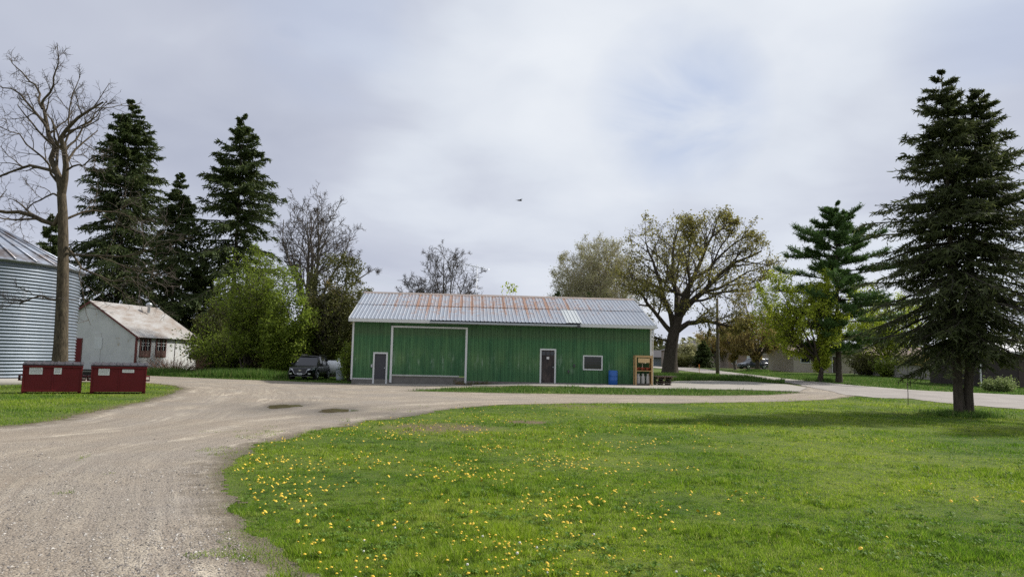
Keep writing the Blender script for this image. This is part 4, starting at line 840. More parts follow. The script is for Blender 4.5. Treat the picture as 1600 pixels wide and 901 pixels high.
a0,z1=gab(129.5,528); a1,_=gab(112,528); m=MB(); bb(m,a0+.08,a1,-.04,.02,.15,z1-.1); dro=m.build('door',M['darkred'],hb_); m=MB(); bb(m,a0,a0+.08,-.06,-.002,.15,z1); bb(m,a0+.08,a1,-.06,-.002,z1-.1,z1); m.build('door_frame',M['redtrim'],dro)
a0,z1=gab(159,520); a1,z0=gab(140,566); m=MB(); bb(m,a0,a1,-.03,-.002,z0,z1); m.build('blocked_hatch',M['peeling'],hb_)
a0,z1=gab(153,521); m=MB(); bb(m,a0-.5,a0+.25,-.04,-.031,z1-1.3,z1-.3); m.build('notice',m_plain('pale_grey_notice',(.60,.61,.62),.8),hb_)
for (p0,p1) in ((219,236),(244,260)):
    b0,z1=sidec(p0,527.5); b1,_=sidec(p1,527.5); _,z0=sidec((p0+p1)/2,557.5)
    m=MB(); bb(m,-.02,-.004,b0+.1,b1-.1,z0+.1,z1-.1); w0=m.build('window',M['glass'],hb_); m=MB(); bm_=(b0+b1)/2
    bb(m,-.07,-.003,b0,b0+.12,z0,z1); bb(m,-.07,-.003,b1-.12,b1,z0,z1); bb(m,-.07,-.003,b0+.12,b1-.12,z1-.12,z1); bb(m,-.07,-.003,b0+.12,b1-.12,z0,z0+.12); bb(m,-.065,-.021,bm_-.06,bm_+.06,z0+.12,z1-.12)
    m.build('window_frame',m_plain('brown_red_frame',(.14,.06,.05),.8,0,.3),w0)
    m=MB(); bb(m,-.05,-.021,b0+.12,bm_-.06,z0+.12,z0+.55); bb(m,-.05,-.021,bm_+.06,b1-.12,z0+.12,z0+.55); m.build('lower_panel',m_plain('brown_panel',(.17,.10,.08),.8,0,.3),w0)
    m=MB()
    for q_ in ((b0+bm_)/2+.02,(b1+bm_)/2-.02): bb(m,-.045,-.021,q_-.02,q_+.02,z0+.56,z1-.12)
    for z in (z0+.95,z0+1.2): bb(m,-.044,-.021,b0+.12,bm_-.06,z,z+.035); bb(m,-.044,-.021,bm_+.06,b1-.12,z,z+.035)
    m.build('muntin',M['white'],w0)
pv=P(233,477,68); m=MB(); m.lathe([(.12,-.7),(.12,-.15),(.2,-.1),(.3,.05),(.2,.22),(0,.3)],14,0,(pv.x-K.x,pv.y-K.y,pv.z)); m.build('roof_vent',M['galv'],hb_)
m=MB(); bb(m,-.03,.1,LB-.1,LB+.02,.12,ZE); bb(m,-.04,-.004,LB*.60,LB*.60+.05,.12,ZE-.2); m.build('downpipe',m_plain('dark_seam',(.10,.09,.09),.8),hb_)
# little white shed further back
q=onray(318,76); ws=empty('garden_shed',(q.x,q.y,0),-.2,'small white shed just right of the outbuilding, far back','shed'); m=MB(); m.box(-.9,.9,0,2,0,2.1); m.build('wall',M['clean_white'],ws); m=MB(); m.prism([(-1.1,2.05),(0,2.75),(1.1,2.05),(1.1,2.0),(0,2.68),(-1.1,2.0)],-.15,2.2,'y'); m.prism([(-.9,2.1),(.9,2.1),(0,2.66)],0.0,2.0,'y'); m.build('roof',M['clean_white'],ws)
# low dark crate between the dumpsters
q=G(138,592.5); cr=empty('low_platform',(q.x,q.y,0),.5,'low black platform seen in the gap between the two dumpsters','platform'); m=MB(); m.box(-.48,.48,0,.9,.42,.50); m.build('top',m_plain('green_black_top',(.05,.06,.05),.8),cr)
m=MB(); m.box(-.42,.42,.05,.85,.06,.42); m.build('body',m_plain('black_body',(.012,.012,.012),.8),cr)
for x_ in (-.45,.39):
    for y_ in (.02,.8): m=MB(); m.box(x_,x_+.06,y_,y_+.06,0,.42); m.build('leg',M['oldwood'],cr)
# small red cart at the far left
q=G(4,593.5); ct=empty('farm_cart',(q.x,q.y,0),.1,'faded red little farm cart beside the grain bin at the left edge','cart'); m=MB(); m.box(-.9,.42,0,.8,.28,.58); m.box(-.95,.47,-.03,-.001,.50,.60); m.build('box',M['redtrim'],ct,bevel=.01)
for x_ in (-.6,.2): m=MB(); m.tube([(x_,-.10,.18),(x_,-.02,.18)],.18,14); m.tube([(x_,-.11,.18),(x_,-.101,.18)],.07,10,1); m.build('wheel',[M['tyre'],M['redtrim']],ct)
m=MB(); m.tube([(.42,.2,.3),(.62,.2,.12),(.75,.2,.10)],.02,6); m.build('drawbar',M['galv'],ct)

# ------------------------------------------------------------------ cars
def suv(name,loc_,heading,paint,label,plate=True,group=None):
    """heading: direction the nose points, radians from +x"""
    root=empty(name,loc_,heading,label,'car',group)
    # stations along x (nose at +2.3): half width low, half width belt, z bottom, z belt
    st=[(-2.34,.62,.60,.42,.86),(-2.30,.84,.80,.34,.98),(-2.05,.92,.87,.28,1.02),(-1.4,.945,.90,.26,1.03),(-.4,.945,.90,.25,1.00),(.6,.945,.90,.25,.97),(.95,.945,.90,.25,.99),(1.5,.94,.86,.26,.95),(1.95,.91,.80,.27,.88),(2.2,.83,.70,.29,.80),(2.33,.66,.52,.36,.70)]
    m=MB(); ring=[]
    for x,wl,wb_,zb,zt in st:
        crown=.05 if x>.9 else .02
        h=[(0,zb),(wl*.86,zb),(wl*.985,zb+.10),(wl,zb+.28),(wl,zt-.22),(wb_+.035,zt-.10),(wb_,zt),(wb_*.75,zt+crown*.8),(0,zt+crown)]
        ring.append([(x,y,z) for y,z in h]+[(x,-y,z) for y,z in h[-2:0:-1]])
    n=len(ring[0]); vs=[v for r_ in ring for v in r_]; fs=[(i*n+k,i*n+(k+1)%n,(i+1)*n+(k+1)%n,(i+1)*n+k) for i in range(len(ring)-1) for k in range(n)]
    fs+=[tuple(range(n)),tuple(range((len(ring)-1)*n,len(ring)*n))]; m.add(vs,fs,0,True); body=m.build('body',paint,root)
    # greenhouse
    gh=[(-2.12,.80,1.02,-1.72,.60,1.58),(-1.2,.86,1.03,-1.1,.665,1.67),(-.2,.87,1.0,-.1,.68,1.70),(.45,.87,.98,.28,.665,1.67),(1.12,.80,1.0,.42,.62,1.61)]
    m=MB(); vs=[]
    for xb,wb_,zb,xt,wt,zt in gh: vs+=[(xb,-wb_,zb-.02),(xt,-wt,zt-.05),(xt,wt,zt-.05),(xb,wb_,zb-.02)]
    fs=[]
    for i in range(len(gh)-1):
        for k in range(3): fs.append((i*4+k,i*4+k+1,(i+1)*4+k+1,(i+1)*4+k))
    fs+=[(0,1,2,3),(16,17,18,19)]; m.add(vs,fs,0,False); m.build('window_glass',M['glass'],root)
    m=MB(); rs_=[]
    for xb,wb_,zb,xt,wt,zt in gh: rs_.append([(xt,-wt-.01,zt-.07),(xt,-wt*.9,zt),(xt,0,zt+.03),(xt,wt*.9,zt),(xt,wt+.01,zt-.07)])
    for i in range(4):
        for k in range(4): m.add([rs_[i][k],rs_[i][k+1],rs_[i+1][k+1],rs_[i+1][k]],[(0,1,2,3)],0,True)
    for s_ in (-1,1):
        for i,wd in ((0,.09),(1,.05),(2,.045),(3,.03),(4,.05)):
            xb,wb_,zb,xt,wt,zt=gh[i]; m.tube([(xb,s_*(wb_+.005),zb-.02),(xt,s_*(wt+.005),zt-.06)],wd*.55,6)
    m.build('roof',paint,root)
    m=MB()
    for s_ in (-1,1): m.tube([(-1.9,s_*.60,1.64),(-1.1,s_*.635,1.735),(.1,s_*.635,1.735)],.018,5); m.tube([(-2.1,s_*.85,1.03),(-1.2,s_*.905,1.04),(1.0,s_*.895,1.0)],.012,5)
    m.build('roof_rail',M['greyplastic'],root)
    for x_ in (1.42,-1.42):
        for s_ in (-1,1):
            m=MB(); y0,y1=s_*.70,s_*.955; m.tube([(x_,y0,.36),(x_,y1,.36)],.36,22); w_=m.build('wheel',M['tyre'],root)
            m=MB(); m.tube([(x_,y1,.36),(x_,y1+s_*.006,.36)],.235,18); 
            for k in range(5): a=k*2*math.pi/5; m.tube([(x_,y1+s_*.012,.36),(x_+.22*math.cos(a),y1+s_*.012,.36+.22*math.sin(a))],.03,5)
            m.build('rim',M['galv'],w_)
            m=MB(); pts=[(x_+.41*math.cos(a),s_*.935,.36+.41*math.sin(a)) for a in np.linspace(-.25,math.pi+.25,12)]; m.tube(pts,.045,6); m.build('wheel_arch',M['greyplastic'],root)
    m=MB(); m.prism([(-.46,.62),(-.36,.42),(.36,.42),(.46,.62),(.40,.74),(-.40,.74)],2.315,2.36,'x'); g_=m.build('grille',M['greyplastic'],root)
    m=MB(); m.tube([(2.365,-.50,.72),(2.37,-.42,.50),(2.375,-.33,.43),(2.38,.33,.43),(2.37,.42,.50),(2.365,.50,.72)],.016,5); m.build('grille_surround',M['chrome'],g_)
    m=MB(); e=[(2.372,.10*math.cos(a),.675+.04*math.sin(a)) for a in np.linspace(0,2*math.pi,17)]; m.add(e[:-1],[tuple(range(16))]); m.build('badge',M['chrome'],g_)
    if plate:
        m=MB(); m.box(2.383,2.39,-.16,.16,.38,.50); p_=m.build('licence_plate',M['plate'],root); m=MB()
        for k in range(7): m.box(2.391,2.3925,-.13+k*.038,-.107+k*.038,.405,.46)
        m.box(2.391,2.3925,-.08,.08,.475,.487); m.build('plate_print',M['ink'],p_)
    m=MB(); m.box(2.27,2.35,-.66,.66,.27,.32); m.build('bumper_trim',M['greyplastic'],root)
    for s_ in (-1,1):
        m=MB(); a=[(2.30,.50,.76),(2.20,.70,.80),(1.85,.865,.86),(1.88,.87,.76),(2.22,.76,.69),(2.325,.52,.68)]; m.add([(x,s_*y,z) for x,y,z in a]+[(x+.012,s_*(y+.012),z) for x,y,z in a],[(6,7,8,9,10,11),(0,1,7,6),(1,2,8,7),(2,3,9,8),(3,4,10,9),(4,5,11,10),(5,0,6,11)]); m.build('headlight',M['lamp'],root)
        m=MB(); m.box(-2.33,-2.10,min(s_*.66,s_*.885),max(s_*.66,s_*.885),.78,.95); m.build('tail_light',M['red_lens'],root,bevel=.01)
        m=MB(); m.box(.80,.95,min(s_*.90,s_*1.10),max(s_*.90,s_*1.10),1.02,1.17); m.build('mirror',paint,root,bevel=.03)
        m=MB(); m.box(2.24,2.34,min(s_*.56,s_*.72),max(s_*.56,s_*.72),.42,.5); m.build('fog_lamp',M['lamp'],root)
        m=MB(); 
        for x_ in (.25,-.85): m.tube([(x_,s_*.948,.86),(x_-.2,s_*.952,.86)],.015,5)
        m.build('door_handle',M['chrome'],root)
        m=MB()
        for x_ in (.62,-.28,-1.12): m.box(x_,x_+.012,min(s_*.944,s_*.9475),max(s_*.944,s_*.9475),.36,.9)
        m.build('door_seam',M['tyre'],root)
    return root
q=G(474,593.5); toc=math.atan2(-q.y,-q.x); suv('parked_car',(q.x,q.y+1.6,0),toc-R(17),M['carblack'],'black parked SUV facing the camera beside the green shed')
q=onray(1176,112); suv('parked_car',(q.x,q.y,q.z),R(198),M['carblue'],'dark blue SUV parked on the far driveway behind the trees',False)
q=onray(1189,117); suv('parked_car',(q.x+.6,q.y,q.z),R(250),M['carwhite'],'white car parked half hidden behind the far dark SUV',False)
# propane tank and pale drum
q=G(529,590); q=Vector((q.x,54.5,0)); q.x=P(529,570,54.5).x
pt_=empty('propane_tank',q,.15,'white horizontal propane tank between the black SUV and the shed','tank'); m=MB(); prof=[(-1.35+0,0),(-1.32,.2),(-1.2,.38),(-.98,.5),(-.8,.52),(.8,.52),(.98,.5),(1.2,.38),(1.32,.2),(1.35,0)]
vs=[];n=24
for x_,r_ in prof:
    for k in range(n): vs.append((x_,r_*math.cos(2*math.pi*k/n),.85+r_*math.sin(2*math.pi*k/n)))
m.add(vs,[(i*n+k,i*n+(k+1)%n,(i+1)*n+(k+1)%n,(i+1)*n+k) for i in range(len(prof)-1) for k in range(n)],0,True); m.build('shell',M['clean_white'],pt_)
for x_ in (-.8,.8): m=MB(); m.box(x_-.08,x_+.08,-.35,.35,0,.42); m.build('leg',M['galv'],pt_)
m=MB(); m.lathe([(.14,1.3),(.14,1.46),(.1,1.52),(0,1.53)],14); m.build('valve_dome',M['clean_white'],pt_)
q=P(531.5,592,51.0); m=MB(); m.lathe([(0,0),(.25,0),(.285,.2),(.30,.86),(.32,.87),(.32,.9),(.285,.91),(0,.88)],22); o=m.build('plastic_drum',M['seatfabric'],loc=(q.x,51.0,0)); tag(o,'pale grey upright drum in front of the white propane tank','drum')
# ------------------------------------------------------------------ pole, stakes, antenna, bird
q=G(1121,588); hp=P(1122.5,466,q.y).z-q.z; up=empty('utility_pole',q,0,'tall bare wooden utility pole at the roadside right of the oak','pole'); m=MB(); m.tube([(0,0,-.1),(.03,0,hp*.5),(.02,0,hp)],[.17,.15,.11],12); m.build('shaft',M['polewood'],up); m=MB(); m.box(.13,.20,-.03,.03,.1,2.6); m.build('cable_guard',M['galv'],up); m=MB(); m.tube([(-.02,-.13,hp-.6),(-.02,-.22,hp-.55)],.04,6); m.build('insulator',M['galv'],up)
q=G(1419,632.5); m=MB(); m.tube([(0,0,-.05),(.01,0,.55),(-.005,0,1.02)],.016,6); m.box(-.03,.03,-.02,.02,.93,1.0); o=m.build('metal_stake',M['oldwood'],loc=q); tag(o,'thin dark metal stake standing in the lawn left of the double spruce','stake')
q=G(1092.5,583); m=MB(); m.tube([(0,0,0),(0,0,.95)],.028,6); m.box(-.05,.05,-.03,.03,.7,.95); o=m.build('marker_stake',M['orange'],loc=q); tag(o,'short orange marker stake by the roadside grass','stake')
q=P(744,468,60.0); an=empty('tv_antenna',(q.x,60.0,0),-.3,'thin metal television antenna rising behind the shed roof','antenna'); ht=P(744,417,60.0).z
m=MB(); m.tube([(0,0,0),(0,0,ht+.2)],.03,6); m.build('mast',M['galv'],an)
m=MB(); m.tube([(-1.1,0,ht+.25),(1.1,0,ht-.25)],.02,5)
for k in range(9): x_=-1.05+k*.26; zz_=ht+.25-(x_+1.1)*.227; l_=.75-.05*k; m.tube([(x_,-l_,zz_),(x_,l_,zz_)],.012,4)
m.build('antenna_array',M['galv'],an)
q=P(812,313.5,46); m=MB(); m.tube([(-.17,0,0),(-.11,0,.012),(0,0,.02),(.09,0,.02),(.13,0,.03),(.17,0,.02)],[.02,.04,.05,.042,.034,.006],8)
for s_ in (-1,1): m.add([(.07,s_*.03,.03),(.10,s_*.16,.09),(.03,s_*.34,.05),(-.03,s_*.18,.07),(-.07,s_*.03,.025),(.06,s_*.03,.04),(.08,s_*.16,.10),(-.05,s_*.03,.04)],[(0,1,2,3,4),(5,6,2,3,7),(0,1,6,5),(4,3,7)])
m.add([(-.15,-.02,0),(-.28,-.05,0),(-.29,.05,0),(-.15,.02,0),(-.15,0,.02)],[(0,1,2,3),(0,1,4),(2,3,4),(1,2,4)])
o=m.build('bird',M['birdblack'],loc=q,rz=.5); tag(o,'small dark bird flying against the clouds','bird')
# ------------------------------------------------------------------ houses across the road
def house(name,label,px0,px1,Y,eave_px,ridge_px,wall,roof,depth=9,rz=0,base=None):
    a=P(px0,570,Y); b=P(px1,570,Y); z=tz((a.x+b.x)/2,Y)-.05; w=b.x-a.x; ze=P((px0+px1)/2,eave_px,Y).z-z; zr=P((px0+px1)/2,ridge_px,Y+depth/2).z-z
    root=empty(name,(a.x,Y,z),rz,label,'house'); m=MB(); m.box(0,w,0,depth,0,ze); m.prism([(0,ze),(depth,ze),(depth/2,zr-.1)],.0,w,'x'); m.build('wall',wall,root)
    m=MB(); m.prism([(-.5,ze-.12),(depth/2,zr),(depth+.5,ze-.12),(depth+.5,ze+.06),(depth/2,zr+.2),(-.5,ze+.06)],-.5,w+.5,'x'); m.build('roof',roof,root)
    return root,w,ze
def wpart(root,name,mat,x0,x1,z0,z1,y=-.03,frame=True,sub=None):
    m=MB(); m.box(x0,x1,y,-.002,z0,z1); o=m.build(name,mat,root)
    if frame: m=MB(); m.box(x0-.09,x0,y-.03,-.003,z0-.09,z1+.09); m.box(x1,x1+.09,y-.03,-.003,z0-.09,z1+.09); m.box(x0,x1,y-.03,-.003,z1,z1+.09); m.box(x0,x1,y-.03,-.003,z0-.09,z0); m.build('frame',M['white'],o)
    return o
# hipped dark roof house
def hip(name,label,px0,px1,Y,eave,ridge,wall,roof,depth=10,inset=4):
    a=P(px0,570,Y); b=P(px1,570,Y); z=tz((a.x+b.x)/2,Y)-.05; w=b.x-a.x; ze=P((px0+px1)/2,eave,Y).z-z; zr=P((px0+px1)/2,ridge,Y+depth/2).z-z
    root=empty(name,(a.x,Y,z),0,label,'house'); m=MB(); m.box(0,w,0,depth,0,ze); m.build('wall',wall,root)
    m=MB(); o_=.5; vs=[(-o_,-o_,ze),(w+o_,-o_,ze),(w+o_,depth+o_,ze),(-o_,depth+o_,ze),(inset,depth/2,zr),(w-inset*.3,depth/2,zr)]; m.add(vs,[(0,1,5,4),(1,2,5),(2,3,4,5),(3,0,4),(0,3,2,1)]); m.box(-o_,w+o_,-o_-.02,-o_+.03,ze-.18,ze); m.build('roof',roof,root); return root,w,ze
h1,w,ze=hip('brick_house','brick bungalow with dark hipped roof seen between the oak and the pole',1054,1140,136,547,532,M['brick'],M['shingle'],12,5)
wpart(h1,'window',M['glass'],w*.30,w*.38,1.0,2.2); wpart(h1,'window',M['glass'],w*.82,w*.88,.9,2.2)
h2,w,ze=hip('brick_house','reddish brick house with wide taupe garage door behind the far SUV',1138,1212,122,548,536,M['brick'],M['brownroof'],11,3)
wpart(h2,'garage_door',M['garage_door'],w*.60,w*.86,0,2.5); wpart(h2,'door',M['white'],w*.40,w*.45,0,2.1); wpart(h2,'window',M['glass'],w*.08,w*.16,.9,2.1)
h3,w,ze=house('bungalow','long low beige bungalow with brown roof behind the pine',1240,1338,92,550,541,M['beige'],M['brownroof'],9)
wpart(h3,'window',M['glass'],w*.12,w*.26,1.3,2.2); wpart(h3,'window',M['glass'],w*.34,w*.42,1.3,2.2); wpart(h3,'door',M['slat'],w*.62,w*.68,0,2.1)
h4,w,ze=house('garage','dark brown garage with pale roof at the right edge',1532,1700,57.5,552,541,M['darkwall'],M['paleroof'],7); h4['category']='garage'
wpart(h4,'door',M['slat'],w*.35,w*.5,0,2.1,frame=False)
m=MB(); m.box(-.06,.02,-.06,.02,0,ze); m.build('corner_trim',M['white'],h4)
h5,w,ze=house('farmhouse','pale blue house glimpsed far behind the oak',985,1040,150,558,548,m_plain('blue_grey_siding',(.22,.27,.33),.8),M['shingle'],9)
wpart(h5,'window',M['glass'],w*.3,w*.4,1,2)
h6,w,ze=house('long_house','grey house with a low roof mostly hidden by the double spruce',1340,1500,98,556,545,m_plain('grey_siding',(.32,.29,.26),.8),M['brownroof'],9)
wpart(h6,'window',M['glass'],w*.35,w*.45,1.1,2.2); wpart(h6,'window',M['glass'],w*.7,w*.8,1.1,2.2)
def fence(name,label,p0,p1,h,mat,n,rail=True):
    p0=Vector(p0);p1=Vector(p1); L=(p1-p0).length; root=empty(name,p0,math.atan2(p1.y-p0.y,p1.x-p0.x),label,'fence'); dz=p1.z-p0.z
    m=MB(); k=0; x=0
    while x<L: m.box(x,x+.135,0,.025,.05+dz*x/L,h+dz*x/L+.02*math.sin(k*2.3)); x+=.145; k+=1
    m.build('board_panel',mat,root)
    for i in range(n+1): m=MB(); xx=i*L/n; m.box(xx-.06,xx+.06,-.08,-.002,0+dz*xx/L,h+.12+dz*xx/L); m.build('post',M['slat'] if mat is M['cedar'] else mat,root)
    m=MB(); m.box(0,L,-.04,-.003,h*.2,h*.2+.09); m.box(0,L,-.04,-.003,h*.85,h*.85+.09); m.build('rail',mat,root)
fence('wooden_fence','orange cedar board fence beside the beige bungalow',onray(1208,100),onray(1242,96),2.0,M['cedar'],3)
fence('board_fence','weathered grey board fence behind the double spruce',onray(1335,88),onray(1532,64),1.15,M['greyfence'],10)
# ------------------------------------------------------------------ trees
def L3(pts,Y0,dy=0.0,base=None):
    """pixel trace -> points relative to base, depth drifting from Y0 by dy"""
    n=len(pts); out=[]
    for i,(x,y) in enumerate(pts):
        p=P(x,y,Y0+dy*i/max(1,n-1)); out.append(tuple(p-base))
    return out
# walnut beside the grain bin
b=P(91,600,33.0); b=Vector((b.x,33.0,0)); Yw=33.0
tr=[(91,607),(95,540),(98,450),(99,380),(98,330),(96,300)]
lp=[(L3([(96,300),(88,262),(83,245),(76,202),(63,158)],Yw,.6,b),.17,.06),(L3([(97,305),(104,265),(101,225),(93,215),(122,187),(160,160)],Yw,-1.0,b),.16,.04),
(L3([(94,335),(81,353),(44,333),(0,329),(-45,322)],Yw,-.5,b),.13,.045),(L3([(92,275),(70,262),(40,262),(0,272),(-30,290)],Yw,1.2,b),.09,.025),(L3([(76,205),(50,168),(20,140),(-8,128)],Yw,.6,b),.07,.02),
(L3([(66,170),(58,140),(30,110),(12,90)],Yw,1.2,b),.06,.015),(L3([(64,165),(85,130),(92,95),(88,70)],Yw,-.8,b),.06,.015),(L3([(100,240),(125,205),(165,160)],Yw,1.5,b),.055,.02),(L3([(104,265),(128,258),(150,245)],Yw,-1.5,b),.05,.02),
(L3([(98,395),(130,398),(170,402),(205,400),(255,382),(292,372)],Yw,-2.2,b),.06,.012),(L3([(99,380),(130,420),(175,440),(225,440),(270,415)],Yw,-1.5,b),.055,.012),(L3([(97,345),(135,330),(180,330),(225,350)],Yw,2.0,b),.06,.012),
(L3([(95,467),(60,463),(35,470),(8,473)],Yw,-.8,b),.05,.02),(L3([(90,285),(65,240),(30,215),(0,200)],Yw,-2.2,b),.06,.015),(L3([(97,310),(80,300),(50,320),(25,345)],Yw,1.5,b),.05,.015),(L3([(100,260),(105,220),(112,150),(125,118)],Yw,.4,b),.06,.015)]
deciduous('walnut_tree','tall bare walnut tree with a thick trunk beside the grain bin','tree',b,13,(-.6,0,7.6),(7.0,5,6.3),M['bark_brown'],M['twig'],None,3,.30,limb_paths=lp,trunk_path=L3(tr,Yw,0,b),k=(7,5,4),wander=.20,tw=.011,trop=.03)
# spruces on the left
def spr(name,label,px,top,Y,Rb,seed,**kw):
    q=onray(px,Y); H=P(px,top,Y).z-q.z; return conifer(name,label,'tree',q,H,Rb,kw.pop('needle',M['spruce']),M['bark_dark'],seed,**kw)
spr('spruce_tree','tallest dark spruce standing behind the white outbuilding, right of the bare walnut',175,157,86,9.8,11,whorls=40,per=8,twigs=14,tuft=10,tl=.42,twd=.12,shape=.66,irregular=.24,trunk_r=.35)
spr('spruce_tree','narrow dark spruce between two bigger spruces above the outbuilding roof',262,270,80,6.4,12,whorls=32,per=7,twigs=11,tuft=9,tl=.40,twd=.11,shape=.8,trunk_r=.28)
spr('spruce_tree','dark spruce with open drooping boughs behind the leafy green tree',357,180,80,8.8,13,whorls=32,per=7,twigs=13,tuft=10,tl=.44,twd=.12,shape=.64,irregular=.34,trunk_r=.35)
spr('spruce_tree','lower dark spruce behind the roof of the grain bin',62,335,78,4.6,14,whorls=26,per=7,twigs=10,tuft=7,tl=.36,twd=.10,trunk_r=.25)
spr('spruce_tree','short dark spruce filling the gap right of the outbuilding',306,400,82,4.6,15,whorls=22,per=7,twigs=10,tuft=7,tl=.36,twd=.10,trunk_r=.25)
def dec(name,label,px,top,Y,wpx,zfrac,seed,z0=None,**kw):
    """wpx: crown width in pixels; crown spans zfrac..1 of the height"""
    q=onray(px,Y) if z0 is None else z0; H=P(px,top,Y).z-q.z; rx=wpx/2/FPX*Y; cz=(1+zfrac)/2*H; rz=(1-zfrac)/2*H
    return deciduous(name,label,'tree',q,H,(kw.pop('cx',0.0),0,cz),(rx,rx*kw.pop('ry',.85),rz),kw.pop('bark',M['bark_grey']),kw.pop('twig',M['twig']),kw.pop('leaf',None),seed,**kw)
dec('leafing_tree','bushy tree in fresh yellow green leaf right of the outbuilding',385,402,58,140,.05,21,leaf=M['bush_leaf'],irr=1.4,fork=.12,multi=6,limbs=22,k=(8,6,4),trunk_r=.13,leafsize=.105,leafn=2,leafprob=.85,leaf_spread=.16,low=.2,limb_ang=.5,limb_r=.7,trop=.12,bark=M['bark_dark'])
dec('leafing_tree','smaller leafy green tree leaning out to the right of the bushy one',438,424,57,90,.05,22,leaf=M['bush_leaf'],irr=1.3,fork=.12,multi=4,limbs=14,k=(7,6,4),trunk_r=.10,leafsize=.13,leafn=2,leaf_spread=.16,low=.2,limb_ang=.5,limb_r=.7,bark=M['bark_dark'])
dec('leafing_tree','dull green bushy sapling clump next to the white outbuilding',338,470,64,70,.05,23,leaf=M['dim_leaf'],fork=.12,multi=4,limbs=12,k=(7,6,4),trunk_r=.08,leafsize=.13,leafn=2,leaf_spread=.16,low=.2,limb_ang=.5,limb_r=.7,bark=M['bark_dark'])
dec('bare_tree','tall bare tree with twisting limbs rising left of the green shed',478,288,68,135,.36,24,fork=.42,multi=2,limbs=12,k=(7,6,4,3),trunk_r=.34,limb_ang=.5,wander=.17,tw=.018,cx=.8,limb_r=.5,bark=M['bark_grey'],twig=M['twig'])
dec('budding_tree','brownish green tree just left of the shed roof',520,402,60,104,.02,25,leaf=M['dim_leaf'],irr=1.2,fork=.16,multi=4,limbs=18,k=(8,6,4),trunk_r=.14,leafsize=.13,leafn=2,leaf_spread=.16,low=.2,limb_ang=.5,limb_r=.7)
dec('budding_tree','bronze budding tree standing behind the black car',505,430,63,80,.02,26,leaf=M['rust_leaf'],irr=1.2,fork=.16,multi=4,limbs=16,k=(8,6,4),trunk_r=.13,leafsize=.12,leafn=2,leafprob=.8,leaf_spread=.16,low=.2,limb_ang=.5,limb_r=.7)
dec('bare_tree','far bare tree at the left edge above the grain bin roof',20,345,95,110,.2,27,fork=.3,limbs=9,k=(6,6,5),trunk_r=.3,tw=.02)
# behind the shed roof
dec('bare_tree','grey bare tree top rising behind the middle of the shed roof',690,388,88,135,.30,31,fork=.3,limbs=12,k=(7,6,6,3),trunk_r=.3,tw=.02,limb_ang=.6,bark=M['bark_dark'])
dec('small_tree','little pale green tree top poking over the shed ridge',789,446,62,30,.35,32,leaf=M['maple_leaf'],fork=.4,limbs=7,k=(5,4),trunk_r=.06,leafsize=.16,leafn=2,limb_ang=.4)
dec('budding_tree','broad rounded tree of pale budding twigs behind the shed, left of the oak',938,376,98,160,.10,33,leaf=M['pale_bud'],twig=M['twig_pale'],bark=M['twig_pale'],fork=.15,multi=3,limbs=22,k=(9,7,6,2),trunk_r=.3,leafsize=.11,leafn=1,leafprob=.5,leaf_spread=.2,limb_ang=.55,trop=.05,wander=.07,tw=.020,limb_r=.5,low=.3)
spr('conifer','dark little conifer top showing over the shed roof, left of its pair',870,455,80,1.6,34,whorls=16,per=6,twigs=6,tuft=6,tl=.3,twd=.09,trunk_r=.1)
spr('conifer','dark little conifer top showing over the shed roof, right of its pair',917,457,80,1.8,35,whorls=16,per=6,twigs=6,tuft=6,tl=.3,twd=.09,trunk_r=.1)
# the oak
b=G(1047,587.5); Yo=b.y; print('oak',b)
tr=[(1047,590),(1047,570),(1049,540),(1054,515),(1060,495)]
lp=[(L3(a,Yo,dy,b),r0,r1) for a,dy,r0,r1 in [
 ([(1054,520),(1075,505),(1100,500),(1125,506),(1150,512)],-1.5,.30,.06),([(1058,500),(1072,478),(1100,455),(1128,425),(1160,405),(1190,392)],1,.34,.06),([(1058,500),(1066,470),(1080,440),(1098,400),(1112,370),(1120,345)],-1,.34,.05),
 ([(1058,500),(1056,460),(1050,420),(1052,385),(1062,352)],2,.28,.05),([(1055,505),(1040,470),(1028,430),(1015,398),(1008,375)],-2,.26,.05),([(1050,520),(1030,495),(1008,470),(990,440),(985,425)],1,.24,.05),
 ([(1066,470),(1090,470),(1120,462),(1150,450)],-3,.15,.03),([(1100,455),(1130,448),(1160,430),(1195,415)],2,.16,.03),([(1080,440),(1105,420),(1140,385),(1175,365)],1.5,.17,.03),([(1098,400),(1085,375),(1080,350)],-1,.12,.03),([(1112,370),(1135,350),(1150,345)],1,.10,.03),
 ([(1049,530),(1030,530),(1010,520),(1000,505)],-1,.14,.03),([(1050,515),(1045,480),(1030,460),(1012,450)],-4,.18,.03),([(1058,495),(1075,470),(1078,430),(1070,395)],-5,.22,.04),([(1058,495),(1062,460),(1045,430),(1035,390)],5,.22,.04),([(1125,506),(1150,500),(1175,505)],-1,.07,.02)]]
deciduous('oak_tree','massive old oak with a thick trunk and olive catkins right of the shed','tree',b,14,(1.5,0,9.4),(8.8,7.0,5.9),M['bark_dark'],M['twig'],M['olive_leaf'],41,.70,limb_paths=lp,trunk_path=L3(tr,Yo,0,b),k=(9,7,5),leafsize=.135,leafn=1,leafprob=1.0,wander=.15,tw=.018,droop=.7,leaf_spread=.16,trop=.03)
dec('young_tree','small bronze leafed tree on the far verge, left of the dark SUV',1149,498,100,66,.28,42,leaf=M['rust_leaf'],fork=.28,limbs=12,k=(7,6,4),trunk_r=.2,leafsize=.16,leafn=2,leafprob=.9,bark=M['bark_grey'])
dec('maple_tree','budding maple with spreading bare lower limbs in front of the far SUV',1182,455,93,100,.22,43,leaf=M['rust_leaf'],fork=.22,limbs=14,k=(7,6,5),trunk_r=.30,leafsize=.14,leafn=1,leafprob=.9,bark=M['bark_dark'],limb_ang=.85)
